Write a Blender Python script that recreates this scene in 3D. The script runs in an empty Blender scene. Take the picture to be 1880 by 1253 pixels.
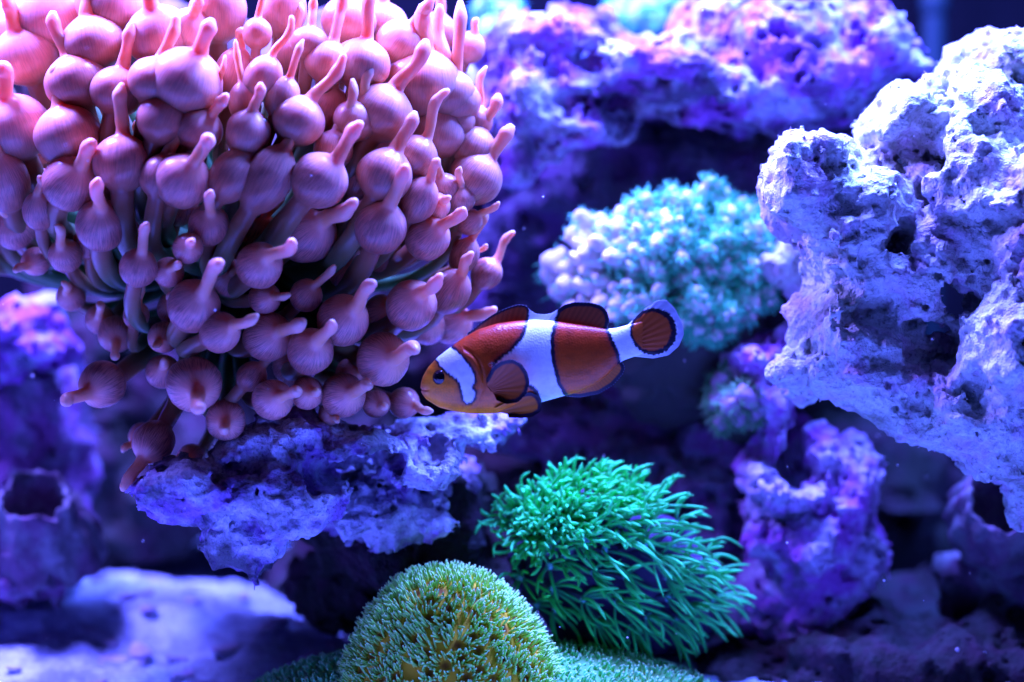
import bpy, math, random
import numpy as np
from mathutils import Vector

random.seed(7)
RNG = np.random.default_rng(11)
scene = bpy.context.scene
COL = scene.collection

# ------------------------------------------------------------------ camera, world, lamps, exposure
# geometry below is worked out in centimetres (CM) and stored in metres
CM = 0.01
PW, PH = 1880.0, 1253.0
D = 60.0                      # camera to the fish, cm
W0 = 27.0                     # picture width at the fish, cm
TILT = math.radians(5.0)
FPX = PW * D / W0
CAMP = np.array([0.0, -D * math.cos(TILT), D * math.sin(TILT)])

cam_data = bpy.data.cameras.new('camera')
cam_data.sensor_width = 36.0
cam_data.lens = 36.0 * D / W0
cam_data.clip_start = 0.02
cam_data.clip_end = 50.0
cam_data.dof.use_dof = True
cam_data.dof.focus_distance = (D + 0.4) * CM
cam_data.dof.aperture_fstop = 5.4
cam = bpy.data.objects.new('camera', cam_data)
cam.location = CAMP * CM
cam.rotation_euler = (math.radians(90) - TILT, 0, 0)
COL.objects.link(cam)
scene.camera = cam

world = bpy.data.worlds.new('World')
scene.world = world
world.use_nodes = True
bg = world.node_tree.nodes['Background']
bg.inputs['Color'].default_value = (0.08, 0.07, 0.50, 1)
bg.inputs['Strength'].default_value = 0.006


def lamp(name, loc, size, power, color, target):
    l = bpy.data.lights.new(name, 'AREA')
    l.shape = 'RECTANGLE'
    l.size, l.size_y = size[0] * CM, size[1] * CM
    l.energy = power
    l.color = color
    o = bpy.data.objects.new(name, l)
    o.location = [c * CM for c in loc]
    d = Vector(target) - Vector(loc)
    o.rotation_euler = d.to_track_quat('-Z', 'Y').to_euler()
    COL.objects.link(o)
    return o


# the LED modules of the aquarium lamp above the water
lamp('tank_lamp', (-19, 6, 22), (9, 7), 13.0, (0.145, 0.125, 1.0), (-10, 5, -8))
lamp('tank_lamp', (1, 6.5, 28), (11, 6), 15.0, (0.11, 0.13, 1.0), (-1, 5, -8))
lamp('tank_lamp', (15, 6.5, 28), (11, 6), 11.0, (0.08, 0.135, 1.0), (11, 6, -8))

scene.view_settings.view_transform = 'Standard'
scene.view_settings.look = 'None'
scene.view_settings.gamma = 1.0
scene.view_settings.exposure = 0.0
scene.render.engine = 'CYCLES'
scene.cycles.use_denoising = True
scene.cycles.max_bounces = 5
scene.cycles.diffuse_bounces = 4
scene.cycles.glossy_bounces = 2
scene.cycles.transmission_bounces = 2
scene.cycles.caustics_reflective = False
scene.cycles.caustics_refractive = False
scene.cycles.sample_clamp_indirect = 4.0


def P(px, py, y):
    """point on the plane at depth y (cm, behind the fish) that lies on the photo's (px, py)"""
    a = (px - PW / 2) / FPX
    b = -(py - PH / 2) / FPX
    dy = math.cos(TILT) + b * math.sin(TILT)
    dz = -math.sin(TILT) + b * math.cos(TILT)
    t = (y - CAMP[1]) / dy
    return np.array([CAMP[0] + t * a, y, CAMP[2] + t * dz])


def S(y):
    """cm per photo pixel at depth y"""
    return W0 / PW * (D + y) / D


# ------------------------------------------------------------------ numpy noise
def _hash(ix, iy, iz, seed):
    h = (ix.astype(np.uint32) * np.uint32(374761393) + iy.astype(np.uint32) * np.uint32(668265263)
         + iz.astype(np.uint32) * np.uint32(2147483647) + np.uint32((seed * 974711 + 13) & 0xffffffff))
    h = (h ^ (h >> np.uint32(13))) * np.uint32(1274126177)
    h = (h ^ (h >> np.uint32(16))) * np.uint32(2246822519)
    h = h ^ (h >> np.uint32(15))
    return (h & np.uint32(0xffffff)).astype(np.float32) / np.float32(0xffffff)


def _mix32(h):
    h = (h ^ (h >> np.uint32(13))) * np.uint32(1274126177)
    h = (h ^ (h >> np.uint32(16))) * np.uint32(2246822519)
    return ((h ^ (h >> np.uint32(15))) & np.uint32(0xffffff)).astype(np.float32) * np.float32(1 / 0xffffff)


def vnoise(p, seed):
    f = np.floor(p)
    u = (p - f).astype(np.float32)
    u = u * u * u * (u * (u * 6 - 15) + 10)
    i = f.astype(np.int32).view(np.uint32)
    h = [[i[:, a] * c, (i[:, a] + np.uint32(1)) * c] for a, c in ((0, np.uint32(374761393)), (1, np.uint32(668265263)), (2, np.uint32(2147483647)))]
    sd = np.uint32((seed * 974711 + 13) & 0xffffffff)
    r = 0
    for dx in (0, 1):
        wx = u[:, 0] if dx else 1 - u[:, 0]
        for dy in (0, 1):
            wxy = wx * (u[:, 1] if dy else 1 - u[:, 1])
            hxy = h[0][dx] + h[1][dy] + sd
            c0 = _mix32(hxy + h[2][0])
            r = r + wxy * (c0 + (_mix32(hxy + h[2][1]) - c0) * u[:, 2])
    return r * 2 - 1


def fbm(p, scale, octaves, seed, gain=0.5):
    r = 0
    a = 1.0
    q = p * scale
    for o in range(octaves):
        r = r + a * vnoise(q + 17.3 * o, seed + o)
        q = q * 2.03
        a *= gain
    return r


def pits(p, cell, rmin, rmax, prob, seed):
    """largest (radius - distance) over scattered spheres: positive inside a pit"""
    q = (p / cell).astype(np.float32)
    f = np.floor(q)
    i = f.astype(np.int32)
    fr = q - f
    best = np.full(len(p), -9.0, np.float32)
    for dx in (-1, 0, 1):
        for dy in (-1, 0, 1):
            for dz in (-1, 0, 1):
                cx, cy, cz = ((i[:, a] + o).view(np.uint32) for a, o in ((0, dx), (1, dy), (2, dz)))
                hb = cx * np.uint32(374761393) + cy * np.uint32(668265263) + cz * np.uint32(2147483647) + np.uint32(seed * 7919 + 5)
                on = _mix32(hb) < prob
                a = np.flatnonzero(on)
                hb = hb[a]
                g = fr[a]
                d2 = (g[:, 0] - dx - _mix32(hb + np.uint32(11))) ** 2 + (g[:, 1] - dy - _mix32(hb + np.uint32(23))) ** 2 + (g[:, 2] - dz - _mix32(hb + np.uint32(37))) ** 2
                d = rmin + (rmax - rmin) * _mix32(hb + np.uint32(51)) - np.sqrt(d2) * cell
                best[a] = np.maximum(best[a], d)
    return best


def smin(a, b, k):
    h = np.clip(0.5 + 0.5 * (b - a) / k, 0, 1)
    return b + (a - b) * h - k * h * (1 - h)


def smax(a, b, k):
    return -smin(-a, -b, k)


def ell(p, c, r):
    x, y, z = ((p[:, a] - np.float32(c[a])) / np.float32(r[a]) for a in range(3))
    k0 = np.sqrt(x * x + y * y + z * z)
    x, y, z = x / np.float32(r[0]), y / np.float32(r[1]), z / np.float32(r[2])
    return k0 * (k0 - 1) / (np.sqrt(x * x + y * y + z * z) + np.float32(1e-6))


def upsample(A, st, n):
    """linear upsampling of a coarse grid by st along every axis, cut to n"""
    for ax in range(3):
        A = np.moveaxis(A, ax, 0)
        w = (np.arange(n[ax]) / st)
        i = np.minimum(w.astype(int), len(A) - 2)
        f = (w - i).astype(np.float32).reshape(-1, 1, 1)
        A = np.moveaxis(A[i] * (1 - f) + A[i + 1] * f, 0, ax)
    return np.ascontiguousarray(A)


def surface_nets(F, origin, h):
    nx, ny, nz = F.shape
    s = F < 0
    cnt = np.zeros((nx - 1, ny - 1, nz - 1), np.int8)
    offs = [(a, b, c) for a in (0, 1) for b in (0, 1) for c in (0, 1)]
    for a, b, c in offs:
        cnt += s[a:nx - 1 + a, b:ny - 1 + b, c:nz - 1 + c]
    act = (cnt > 0) & (cnt < 8)
    I = np.argwhere(act)
    idx = np.full(act.shape, -1, np.int32)
    idx[act] = np.arange(len(I))
    pos = np.zeros((len(I), 3))
    num = np.zeros(len(I))
    for a in offs:
        for ax in range(3):
            if a[ax]:
                continue
            b = list(a); b[ax] = 1
            fa = F[I[:, 0] + a[0], I[:, 1] + a[1], I[:, 2] + a[2]]
            fb = F[I[:, 0] + b[0], I[:, 1] + b[1], I[:, 2] + b[2]]
            m = (fa < 0) != (fb < 0)
            t = np.where(m, fa / np.where(m, fa - fb, 1), 0)
            q = np.array(a, float)[None].repeat(len(I), 0)
            q[:, ax] = t
            pos += q * m[:, None]
            num += m
    V = (I + pos / num[:, None]) * h + origin
    quads = []
    for ax in range(3):
        sl0 = [slice(None)] * 3; sl1 = [slice(None)] * 3
        sl0[ax] = slice(0, -1); sl1[ax] = slice(1, None)
        d = s[tuple(sl0)] != s[tuple(sl1)]
        E = np.argwhere(d)
        u, v = (ax + 1) % 3, (ax + 2) % 3
        ok = (E[:, u] > 0) & (E[:, v] > 0) & (E[:, u] < F.shape[u] - 1) & (E[:, v] < F.shape[v] - 1)
        E = E[ok]
        def cell(du, dv):
            c = E.copy(); c[:, u] += du; c[:, v] += dv
            return idx[c[:, 0], c[:, 1], c[:, 2]]
        q = np.stack([cell(-1, -1), cell(0, -1), cell(0, 0), cell(-1, 0)], 1)
        neg = s[E[:, 0], E[:, 1], E[:, 2]]
        q[~neg] = q[~neg][:, ::-1]
        quads.append(q)
    Q = np.concatenate(quads)
    Q = Q[(Q >= 0).all(1)]
    # drop loose crumbs: keep the largest connected piece
    lab = np.arange(len(V))
    for _ in range(400):
        m = lab[Q].min(1)
        new = lab.copy()
        for c in range(4):
            np.minimum.at(new, Q[:, c], m)
        new = new[new]
        if (new == lab).all():
            break
        lab = new
    big = np.bincount(lab).argmax()
    Q = Q[lab[Q[:, 0]] == big]
    used = np.unique(Q)
    remap = np.full(len(V), -1); remap[used] = np.arange(len(used))
    return V[used], remap[Q]


# ------------------------------------------------------------------ mesh and object helpers
def mesh_np(name, V, F, smooth=True):
    """V in cm; F an (n,3) or (n,4) int array"""
    me = bpy.data.meshes.new(name)
    V = np.asarray(V, np.float32) * CM
    F = np.asarray(F, np.int32)
    n, k = F.shape
    me.vertices.add(len(V)); me.vertices.foreach_set('co', V.ravel())
    me.loops.add(n * k); me.loops.foreach_set('vertex_index', F.ravel())
    me.polygons.add(n)
    me.polygons.foreach_set('loop_start', np.arange(0, n * k, k, dtype=np.int32))
    me.polygons.foreach_set('use_smooth', np.full(n, smooth))
    me.update(calc_edges=True)
    me.validate()
    return me


def fattr(me, name, vals):
    a = me.attributes.new(name, 'FLOAT', 'POINT')
    a.data.foreach_set('value', np.asarray(vals, np.float32).ravel())


def vattr(me, name, vals):
    a = me.attributes.new(name, 'FLOAT_VECTOR', 'POINT')
    a.data.foreach_set('vector', np.asarray(vals, np.float32).ravel())


def cattr(me, name, vals):
    vals = np.asarray(vals, np.float32)
    if vals.shape[1] == 3:
        vals = np.concatenate([vals, np.ones((len(vals), 1), np.float32)], 1)
    a = me.attributes.new(name, 'FLOAT_COLOR', 'POINT')
    a.data.foreach_set('color', vals.ravel())


def tag(o, label=None, cat=None, group=None, kind=None):
    if label: o['label'] = label
    if cat: o['category'] = cat
    if group: o['group'] = group
    if kind: o['kind'] = kind
    return o


def obj(name, me, mat, parent=None, loc=None):
    o = bpy.data.objects.new(name, me)
    if mat: me.materials.append(mat)
    if parent is not None: o.parent = parent
    if loc is not None: o.location = np.asarray(loc) * CM
    COL.objects.link(o)
    return o


def thing(name, base, label, cat, group=None):
    o = bpy.data.objects.new(name, None)
    o.empty_display_size = 0.01
    o.location = np.asarray(base) * CM
    COL.objects.link(o)
    return tag(o, label, cat, group)


def grid_faces(n, m, wrap=True, off=0):
    """faces of n rings of m points"""
    i = np.arange(n - 1)[:, None]; j = np.arange(m if wrap else m - 1)[None]
    a = i * m + j; b = i * m + (j + 1) % m
    return np.stack([a, b, b + m, a + m], -1).reshape(-1, 4) + off


def frames(C):
    """parallel transported frames of a polyline"""
    T = np.gradient(C, axis=0)
    T /= np.linalg.norm(T, axis=1)[:, None] + 1e-9
    n = np.cross(T[0], [0.3, 0.2, 0.9]); n /= np.linalg.norm(n)
    N = [n]
    for k in range(1, len(C)):
        n = n - T[k] * n.dot(T[k]); n = n / (np.linalg.norm(n) + 1e-9); N.append(n)
    N = np.array(N)
    return T, N, np.cross(T, N)


def tube(C, R, m):
    T, N, B = frames(C)
    a = np.linspace(0, 2 * np.pi, m, endpoint=False)
    V = C[:, None] + (N[:, None] * np.cos(a)[None, :, None] + B[:, None] * np.sin(a)[None, :, None]) * np.asarray(R)[:, None, None]
    return V.reshape(-1, 3), grid_faces(len(C), m)


class Bag:
    def __init__(s): s.V = []; s.F = []; s.A = []; s.n = 0
    def add(s, V, F, A=None):
        s.V.append(V); s.F.append(np.asarray(F) + s.n); s.n += len(V)
        if A is not None: s.A.append(A)
    def arrays(s): return np.concatenate(s.V), np.concatenate(s.F)


# ------------------------------------------------------------------ materials
class NT:
    def __init__(s, name):
        s.m = bpy.data.materials.new(name); s.m.use_nodes = True
        s.t = s.m.node_tree; s.b = s.t.nodes['Principled BSDF']
    def n(s, typ, **kw):
        k = s.t.nodes.new(typ)
        for a, v in kw.items():
            if a.startswith('i_'): k.inputs[a[2:].replace('_', ' ')].default_value = v
            else: setattr(k, a, v)
        return k
    def l(s, a, b): s.t.links.new(a, b)
    def noise(s, vec, scale, detail=3, rough=0.55):
        k = s.n('ShaderNodeTexNoise', i_Scale=scale, i_Detail=detail, i_Roughness=rough)
        if vec is not None: s.l(vec, k.inputs['Vector'])
        return k.outputs['Fac']
    def ramp(s, fac, stops, interp='LINEAR'):
        k = s.n('ShaderNodeValToRGB'); k.color_ramp.interpolation = interp
        e = k.color_ramp.elements
        while len(e) < len(stops): e.new(0.5)
        for el, (p, c) in zip(e, stops):
            el.position = p
            el.color = (c, c, c, 1) if isinstance(c, (int, float)) else (*c, 1)
        s.l(fac, k.inputs['Fac']); return k.outputs['Color']
    def mix(s, fac, a, b, mode='MIX'):
        k = s.n('ShaderNodeMix', data_type='RGBA', blend_type=mode)
        for sock, v in ((k.inputs[0], fac), (k.inputs[6], a), (k.inputs[7], b)):
            if isinstance(v, (int, float)): sock.default_value = v
            elif isinstance(v, tuple): sock.default_value = (*v, 1)
            else: s.l(v, sock)
        return k.outputs[2]
    def bump(s, h, dist, strength=1.0, prev=None):
        k = s.n('ShaderNodeBump', i_Strength=strength, i_Distance=dist)
        s.l(h, k.inputs['Height'])
        if prev is not None: s.l(prev, k.inputs['Normal'])
        return k.outputs['Normal']
    def set(s, **kw):
        for a, v in kw.items():
            i = s.b.inputs[a.replace('_', ' ')]
            if hasattr(v, 'is_linked') or isinstance(v, bpy.types.NodeSocket): s.l(v, i)
            elif isinstance(v, tuple) and len(v) == 3 and i.type == 'RGBA': i.default_value = (*v, 1)
            else: i.default_value = v
        return s


def rock_mat(name, pale, tint, algae, tint_amt, algae_amt, seed=0.0, bumpy=1.0):
    t = NT(name)
    tc = t.n('ShaderNodeTexCoord'); mp = t.n('ShaderNodeMapping')
    mp.inputs['Location'].default_value = (seed, seed * 1.7, seed * 0.6)
    t.l(tc.outputs['Object'], mp.inputs['Vector']); v = mp.outputs['Vector']
    n1 = t.noise(v, 75, 4, 0.6); n2 = t.noise(v, 48, 5, 0.65); n3 = t.noise(v, 420, 3, 0.6); n4 = t.noise(v, 1500, 2, 0.6)
    base = t.mix(t.ramp(n3, [(0.35, 0.0), (0.65, 1.0)]), tuple(c * 0.78 for c in pale), pale)
    c = t.mix(t.ramp(n1, [(0.62 - tint_amt * 0.35, 0.0), (0.78 - tint_amt * 0.35, 1.0)]), base, tint)
    c = t.mix(t.ramp(n2, [(0.66 - algae_amt * 0.35, 0.0), (0.80 - algae_amt * 0.35, 0.85)]), c, algae)
    speck = t.noise(v, 800, 3, 0.7)
    c = t.mix(t.ramp(speck, [(0.56, 0.0), (0.70, 0.75)]), c, tuple(0.35 * x for x in tint))
    vo = t.n('ShaderNodeTexVoronoi', i_Scale=330.0); t.l(v, vo.inputs['Vector'])
    pit = t.ramp(vo.outputs['Distance'], [(0.12, 0.0), (0.42, 1.0)])
    b1 = t.bump(n3, 0.0016 * bumpy, 0.9)
    b2 = t.bump(pit, 0.0006 * bumpy, 0.6, b1)
    b3 = t.bump(n4, 0.0005 * bumpy, 0.8, b2)
    t.set(Base_Color=c, Roughness=0.85, Normal=b3)
    t.b.inputs['Specular IOR Level'].default_value = 0.15
    return t.m


M = {}
M['pale_rock'] = rock_mat('pale_rock', (0.62, 0.68, 0.60), (0.54, 0.40, 0.50), (0.14, 0.15, 0.08), 0.42, 0.38, 0.0)
M['violet_rock'] = rock_mat('violet_rock', (0.42, 0.48, 0.62), (0.36, 0.11, 0.52), (0.03, 0.02, 0.06), 0.58, 0.56, 1.3)
M['ledge_rock'] = rock_mat('ledge_rock', (0.66, 0.68, 0.78), (0.32, 0.17, 0.48), (0.05, 0.055, 0.04), 0.52, 0.50, 2.1)
M['pink_rock'] = rock_mat('pink_rock', (0.54, 0.46, 0.62), (0.40, 0.11, 0.44), (0.12, 0.11, 0.12), 0.55, 0.42, 3.7)
M['shade_toned_rock'] = rock_mat('shade_toned_rock', (0.042, 0.046, 0.042), (0.045, 0.024, 0.034), (0.016, 0.022, 0.013), 0.55, 0.55, 4.4)  # near-black base colour puts the deep rocks' shade into the material
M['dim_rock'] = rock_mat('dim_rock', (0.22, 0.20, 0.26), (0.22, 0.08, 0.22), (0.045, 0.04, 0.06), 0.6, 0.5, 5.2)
M['wall_rock'] = rock_mat('wall_rock', (0.12, 0.12, 0.17), (0.11, 0.055, 0.16), (0.03, 0.03, 0.05), 0.5, 0.5, 7.3)  # base colour lowered to carry the shade under the ledge
M['shell'] = rock_mat('shell', (0.20, 0.21, 0.22), (0.14, 0.08, 0.13), (0.035, 0.035, 0.035), 0.6, 0.55, 6.1, 0.5)


def sand_material():
    t = NT('sand')
    tc = t.n('ShaderNodeTexCoord'); v = tc.outputs['Object']
    n1 = t.noise(v, 55, 6, 0.68); n2 = t.noise(v, 900, 3, 0.6)
    c = t.mix(t.ramp(n1, [(0.40, 0.0), (0.60, 1.0)]), (0.26, 0.34, 0.46), (0.62, 0.80, 0.90))
    c = t.mix(t.ramp(n2, [(0.45, 0.0), (0.7, 0.5)]), c, (0.22, 0.22, 0.24))
    t.set(Base_Color=c, Roughness=0.9, Normal=t.bump(n2, 0.001, 0.8, t.bump(n1, 0.004, 0.6)))
    t.b.inputs['Specular IOR Level'].default_value = 0.1
    return t.m


M['sand'] = sand_material()


def plain(name, col, rough=0.6, spec=0.2, noise=0.0, scale=300, sss=0.0):
    t = NT(name)
    if noise:
        tc = t.n('ShaderNodeTexCoord'); n = t.noise(tc.outputs['Object'], scale, 3)
        c = t.mix(t.ramp(n, [(0.3, 0.0), (0.7, 1.0)]), tuple(x * (1 - noise) for x in col), tuple(min(1, x * (1 + noise)) for x in col))
        t.set(Base_Color=c, Normal=t.bump(n, 0.0008, 0.4))
    else:
        t.set(Base_Color=col)
    t.set(Roughness=rough)
    t.b.inputs['Specular IOR Level'].default_value = spec
    if sss:
        t.b.inputs['Subsurface Weight'].default_value = sss
        t.b.inputs['Subsurface Radius'].default_value = (0.004, 0.002, 0.002)
        t.b.inputs['Subsurface Scale'].default_value = 0.5
    return t.m


M['glass_back'] = plain('tank_back', (0.0035, 0.0035, 0.006), 0.8, 0.05, 0.3, 20)
M['pipe'] = plain('pipe', (0.012, 0.03, 0.035), 0.5, 0.15)
M['speck'] = plain('speck', (0.8, 0.8, 0.85), 0.6, 0.2)


def tentacle_material():
    t = NT('anemone_tentacle')
    al = t.n('ShaderNodeAttribute', attribute_name='along').outputs['Fac']
    rad = t.n('ShaderNodeAttribute', attribute_name='rad').outputs['Vector']
    # along: 0 stalk root .. 0.5 bulb middle .. 1 tip end
    base = t.ramp(al, [(0.0, (0.03, 0.14, 0.06)), (0.20, (0.10, 0.22, 0.09)), (0.36, (0.34, 0.14, 0.07)), (0.46, (0.60, 0.25, 0.14)),
                       (0.60, (0.97, 0.45, 0.33)), (0.74, (0.98, 0.38, 0.18)), (1.0, (0.99, 0.52, 0.36))])
    mp = t.n('ShaderNodeMapping'); mp.inputs['Scale'].default_value = (21.0, 21.0, 9.0); t.l(rad, mp.inputs['Vector'])
    st = t.noise(mp.outputs['Vector'], 1.6, 3, 0.6)
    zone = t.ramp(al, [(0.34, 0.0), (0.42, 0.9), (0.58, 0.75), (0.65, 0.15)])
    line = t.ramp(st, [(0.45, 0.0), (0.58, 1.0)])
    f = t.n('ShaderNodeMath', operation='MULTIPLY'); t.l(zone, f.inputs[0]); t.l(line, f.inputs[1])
    sa = t.n('ShaderNodeAttribute', attribute_name='marking_shade').outputs['Fac']
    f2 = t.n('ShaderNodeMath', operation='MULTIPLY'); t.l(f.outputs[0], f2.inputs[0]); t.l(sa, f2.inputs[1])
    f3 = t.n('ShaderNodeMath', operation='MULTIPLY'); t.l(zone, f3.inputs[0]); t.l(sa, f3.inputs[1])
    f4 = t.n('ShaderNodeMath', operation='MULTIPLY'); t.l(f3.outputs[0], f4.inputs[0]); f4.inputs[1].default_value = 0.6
    base = t.mix(f4.outputs[0], base, (0.40, 0.13, 0.10))  # low bulbs browned: denser pigment, plus shade of upper bulbs put into colour
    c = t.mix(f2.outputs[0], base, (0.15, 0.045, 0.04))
    tc = t.n('ShaderNodeTexCoord')
    g = t.noise(tc.outputs['Object'], 900, 2)
    t.set(Base_Color=c, Roughness=0.30, Normal=t.bump(g, 0.0002, 0.25))
    t.b.inputs['Specular IOR Level'].default_value = 0.35
    t.b.inputs['Subsurface Weight'].default_value = 0.6
    t.b.inputs['Subsurface Radius'].default_value = (0.008, 0.003, 0.002)
    t.b.inputs['Subsurface Scale'].default_value = 0.8
    return t.m


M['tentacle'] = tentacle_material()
M['anemone_body'] = plain('anemone_body', (0.10, 0.07, 0.06), 0.6, 0.2, 0.4, 200)


def colattr_material(name, rough=0.5, spec=0.3, sss=0.0, bump=0.0, bscale=1500):
    t = NT(name)
    c = t.n('ShaderNodeAttribute', attribute_name='col').outputs['Color']
    t.set(Base_Color=c, Roughness=rough)
    t.b.inputs['Specular IOR Level'].default_value = spec
    if bump:
        tc = t.n('ShaderNodeTexCoord')
        vo = t.n('ShaderNodeTexVoronoi', i_Scale=float(bscale)); t.l(tc.outputs['Object'], vo.inputs['Vector'])
        t.set(Normal=t.bump(vo.outputs['Distance'], bump, 0.5))
    if sss:
        t.b.inputs['Subsurface Weight'].default_value = sss
        t.b.inputs['Subsurface Radius'].default_value = (0.003, 0.002, 0.0015)
        t.b.inputs['Subsurface Scale'].default_value = 0.5
    return t.m


M['fish_skin'] = colattr_material('fish_skin', 0.36, 0.35, 0.0, 0.00011, 1900)
M['fish_fin'] = colattr_material('fish_fin', 0.45, 0.3)
M['coral_skin'] = colattr_material('coral_skin', 0.7, 0.15)
M['polyp_skin'] = colattr_material('polyp_skin', 0.55, 0.2, 0.15)


def eye_material():
    t = NT('fish_eye')
    tc = t.n('ShaderNodeTexCoord')
    sp = t.n('ShaderNodeSeparateXYZ'); t.l(tc.outputs['Generated'], sp.inputs[0])
    cb = t.n('ShaderNodeCombineXYZ'); t.l(sp.outputs[0], cb.inputs[0]); t.l(sp.outputs[2], cb.inputs[1])
    ds = t.n('ShaderNodeVectorMath', operation='DISTANCE'); t.l(cb.outputs[0], ds.inputs[0]); ds.inputs[1].default_value = (0.5, 0.5, 0)
    c = t.ramp(ds.outputs['Value'], [(0.0, (0.003, 0.003, 0.006)), (0.27, (0.003, 0.003, 0.006)), (0.33, (0.016, 0.008, 0.016)), (0.46, (0.03, 0.01, 0.012))])
    t.set(Base_Color=c, Roughness=0.15)
    t.b.inputs['Specular IOR Level'].default_value = 0.5
    return t.m


M['eye'] = eye_material()
M['pupil'] = plain('pupil', (0.002, 0.002, 0.004), 0.1, 0.5)


# ------------------------------------------------------------------ rocks from blended lumps
def rock_mesh(blobs, carves=(), h=0.09, k=0.5, warp=0.35, rough=0.22, pit=0.3, pit_prob=0.6, fine=0.0, seed=1, floor=None, dy=0.0):
    blobs = [(b[0], b[1], b[2] + dy, *b[3:]) for b in blobs]
    carves = [(b[0], b[1], b[2] + dy, *b[3:]) for b in carves]
    B = []
    for (px, py, y, rx, rz, ry) in blobs:
        s = S(y); B.append((P(px, py, y), np.array([rx * s, ry, rz * s])))
    CV = []
    for (px, py, y, rx, rz, ry) in carves:
        s = S(y); CV.append((P(px, py, y), np.array([rx * s, ry, rz * s])))
    lo = np.min([c - r for c, r in B], 0) - 0.7
    hi = np.max([c + r for c, r in B], 0) + 0.7
    n = np.ceil((hi - lo) / h).astype(int) + 1
    ax = [lo[i] + h * np.arange(n[i]) for i in range(3)]

    def shape(p):
        d = None
        for c, r in B:
            e = ell(p, c, r)
            d = e if d is None else smin(d, e, k)
        for c, r in CV:
            d = smax(d, -ell(p, c, r), 0.12)
        return d
    # large forms on every 3rd point, then fine relief only close to the surface
    st = 3
    cax = [np.arange(0, n[i] + 2 * st, st) for i in range(3)]
    G = np.stack(np.meshgrid(*[lo[i] + h * cax[i] for i in range(3)], indexing='ij'), -1).reshape(-1, 3).astype(np.float32)
    dc = shape(G)
    nb = np.abs(dc) < 0.6 + 2 * warp + 2 * rough
    p = G[nb]
    w = np.stack([fbm(p, 0.55, 3, seed + 31 * a) for a in range(3)], 1) * np.float32(warp)
    dc[nb] = shape(p + w) - rough * fbm(p, 1.1, 2, seed + 5, 0.55)
    F = upsample(dc.reshape([len(c) for c in cax]), st, n)
    band = np.abs(F) < 0.30 + pit + 0.4 * rough
    I = np.argwhere(band)
    p = (I * h + lo).astype(np.float32)
    d = F[band] - rough * 0.3 * fbm(p, 4.4, 2, seed + 7, 0.55)
    near = np.abs(d) < 0.30 + pit
    q = p[near]
    dn = d[near]
    if pit > 0:
        dn = smax(dn, pits(q + 0.12 * np.stack([vnoise(q * 3, seed + a) for a in range(3)], 1), 1.15, 0.12, pit * 1.25, pit_prob, seed + 50), 0.1)
        dn = smax(dn, pits(q, 0.5, 0.05, pit * 0.65, pit_prob * 0.8, seed + 70), 0.06)
    if fine > 0:
        dn = dn - fine * fbm(q, 5.0, 2, seed + 90, 0.6)
        lump = pits(q, 0.33, 0.06, 0.15, 0.55, seed + 120)
        dn = smin(dn, np.maximum(-lump, dn - 0.09), 0.05)
    d[near] = dn
    F[band] = d
    if floor is not None:
        zz = ax[2][None, None, :]
        F = np.maximum(F, floor - zz)
    F[0], F[-1] = 1, 1
    F[:, 0], F[:, -1] = 1, 1
    F[:, :, 0], F[:, :, -1] = 1, 1
    V, Q = surface_nets(F, lo, h)
    return V, Q


FLOOR = -10.6


def rock(name, mat, label, blobs, carves=(), cat='rock', parent=None, **kw):
    V, Q = rock_mesh(blobs, carves, **kw)
    base = np.array([V[:, 0].mean(), V[:, 1].mean(), V[:, 2].min()])
    me = mesh_np(name, V - base, Q)
    o = obj(name, me, mat, loc=base)
    return tag(o, label, cat)


# ------------------------------------------------------------------ the setting: sand bed and back pane
def build_setting():
    n, m = 310, 240
    xs = np.sign(np.linspace(-1, 1, n)) * 60 * np.abs(np.linspace(-1, 1, n)) ** 1.7
    xs = xs - 4
    ys = np.linspace(-18, 34, m)
    X, Y = np.meshgrid(xs, ys, indexing='ij')
    p = np.stack([X.ravel(), Y.ravel(), np.zeros(X.size)], 1).astype(np.float32)
    z = 0.35 * fbm(p, 0.16, 3, 3) + 0.22 * fbm(p * [0.6, 1.6, 1], 0.7, 3, 9) + 0.17 * fbm(p, 1.7, 4, 19, 0.6)
    xr, yr = X.ravel(), Y.ravel()
    drift = 1.3 * np.exp(-((xr + 14) / 9) ** 2 - ((yr - 13.5) / 6.0) ** 2)
    q = np.stack([xr, yr, 0 * xr], 1).astype(np.float32)
    lip = yr - (9.6 + 0.9 * fbm(q, 0.45, 3, 41))
    drift += 0.28 / (1 + np.exp(-np.clip(lip * 4, -30, 30))) * np.clip((-xr - 4) / 4, 0, 1) * np.clip((14 - yr) / 4, 0, 1)
    ripple = 0.10 * np.sin((yr * 2.6 + xr * 0.5) + 2.2 * fbm(p, 0.35, 2, 21)) * np.clip(1.2 - np.abs(xr + 7) / 9, 0, 1)
    V = np.stack([xr, yr, FLOOR + z + drift + ripple], 1)
    F = grid_faces(n, m, wrap=False)
    o = obj('sand_bed', mesh_np('sand_bed', V, F[:, ::-1]), M['sand'])
    tag(o, kind='structure')
    V = np.array([[-60, 30, -14], [60, 30, -14], [60, 30, 60], [-60, 30, 60], [-60, 31, -14], [60, 31, -14], [60, 31, 60], [-60, 31, 60]], float)
    F = np.array([[0, 1, 2, 3], [5, 4, 7, 6], [4, 0, 3, 7], [1, 5, 6, 2], [3, 2, 6, 7], [4, 5, 1, 0]])
    o = obj('tank_back_wall', mesh_np('tank_back_wall', V, F, False), M['glass_back'])
    tag(o, kind='structure')


build_setting()


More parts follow.
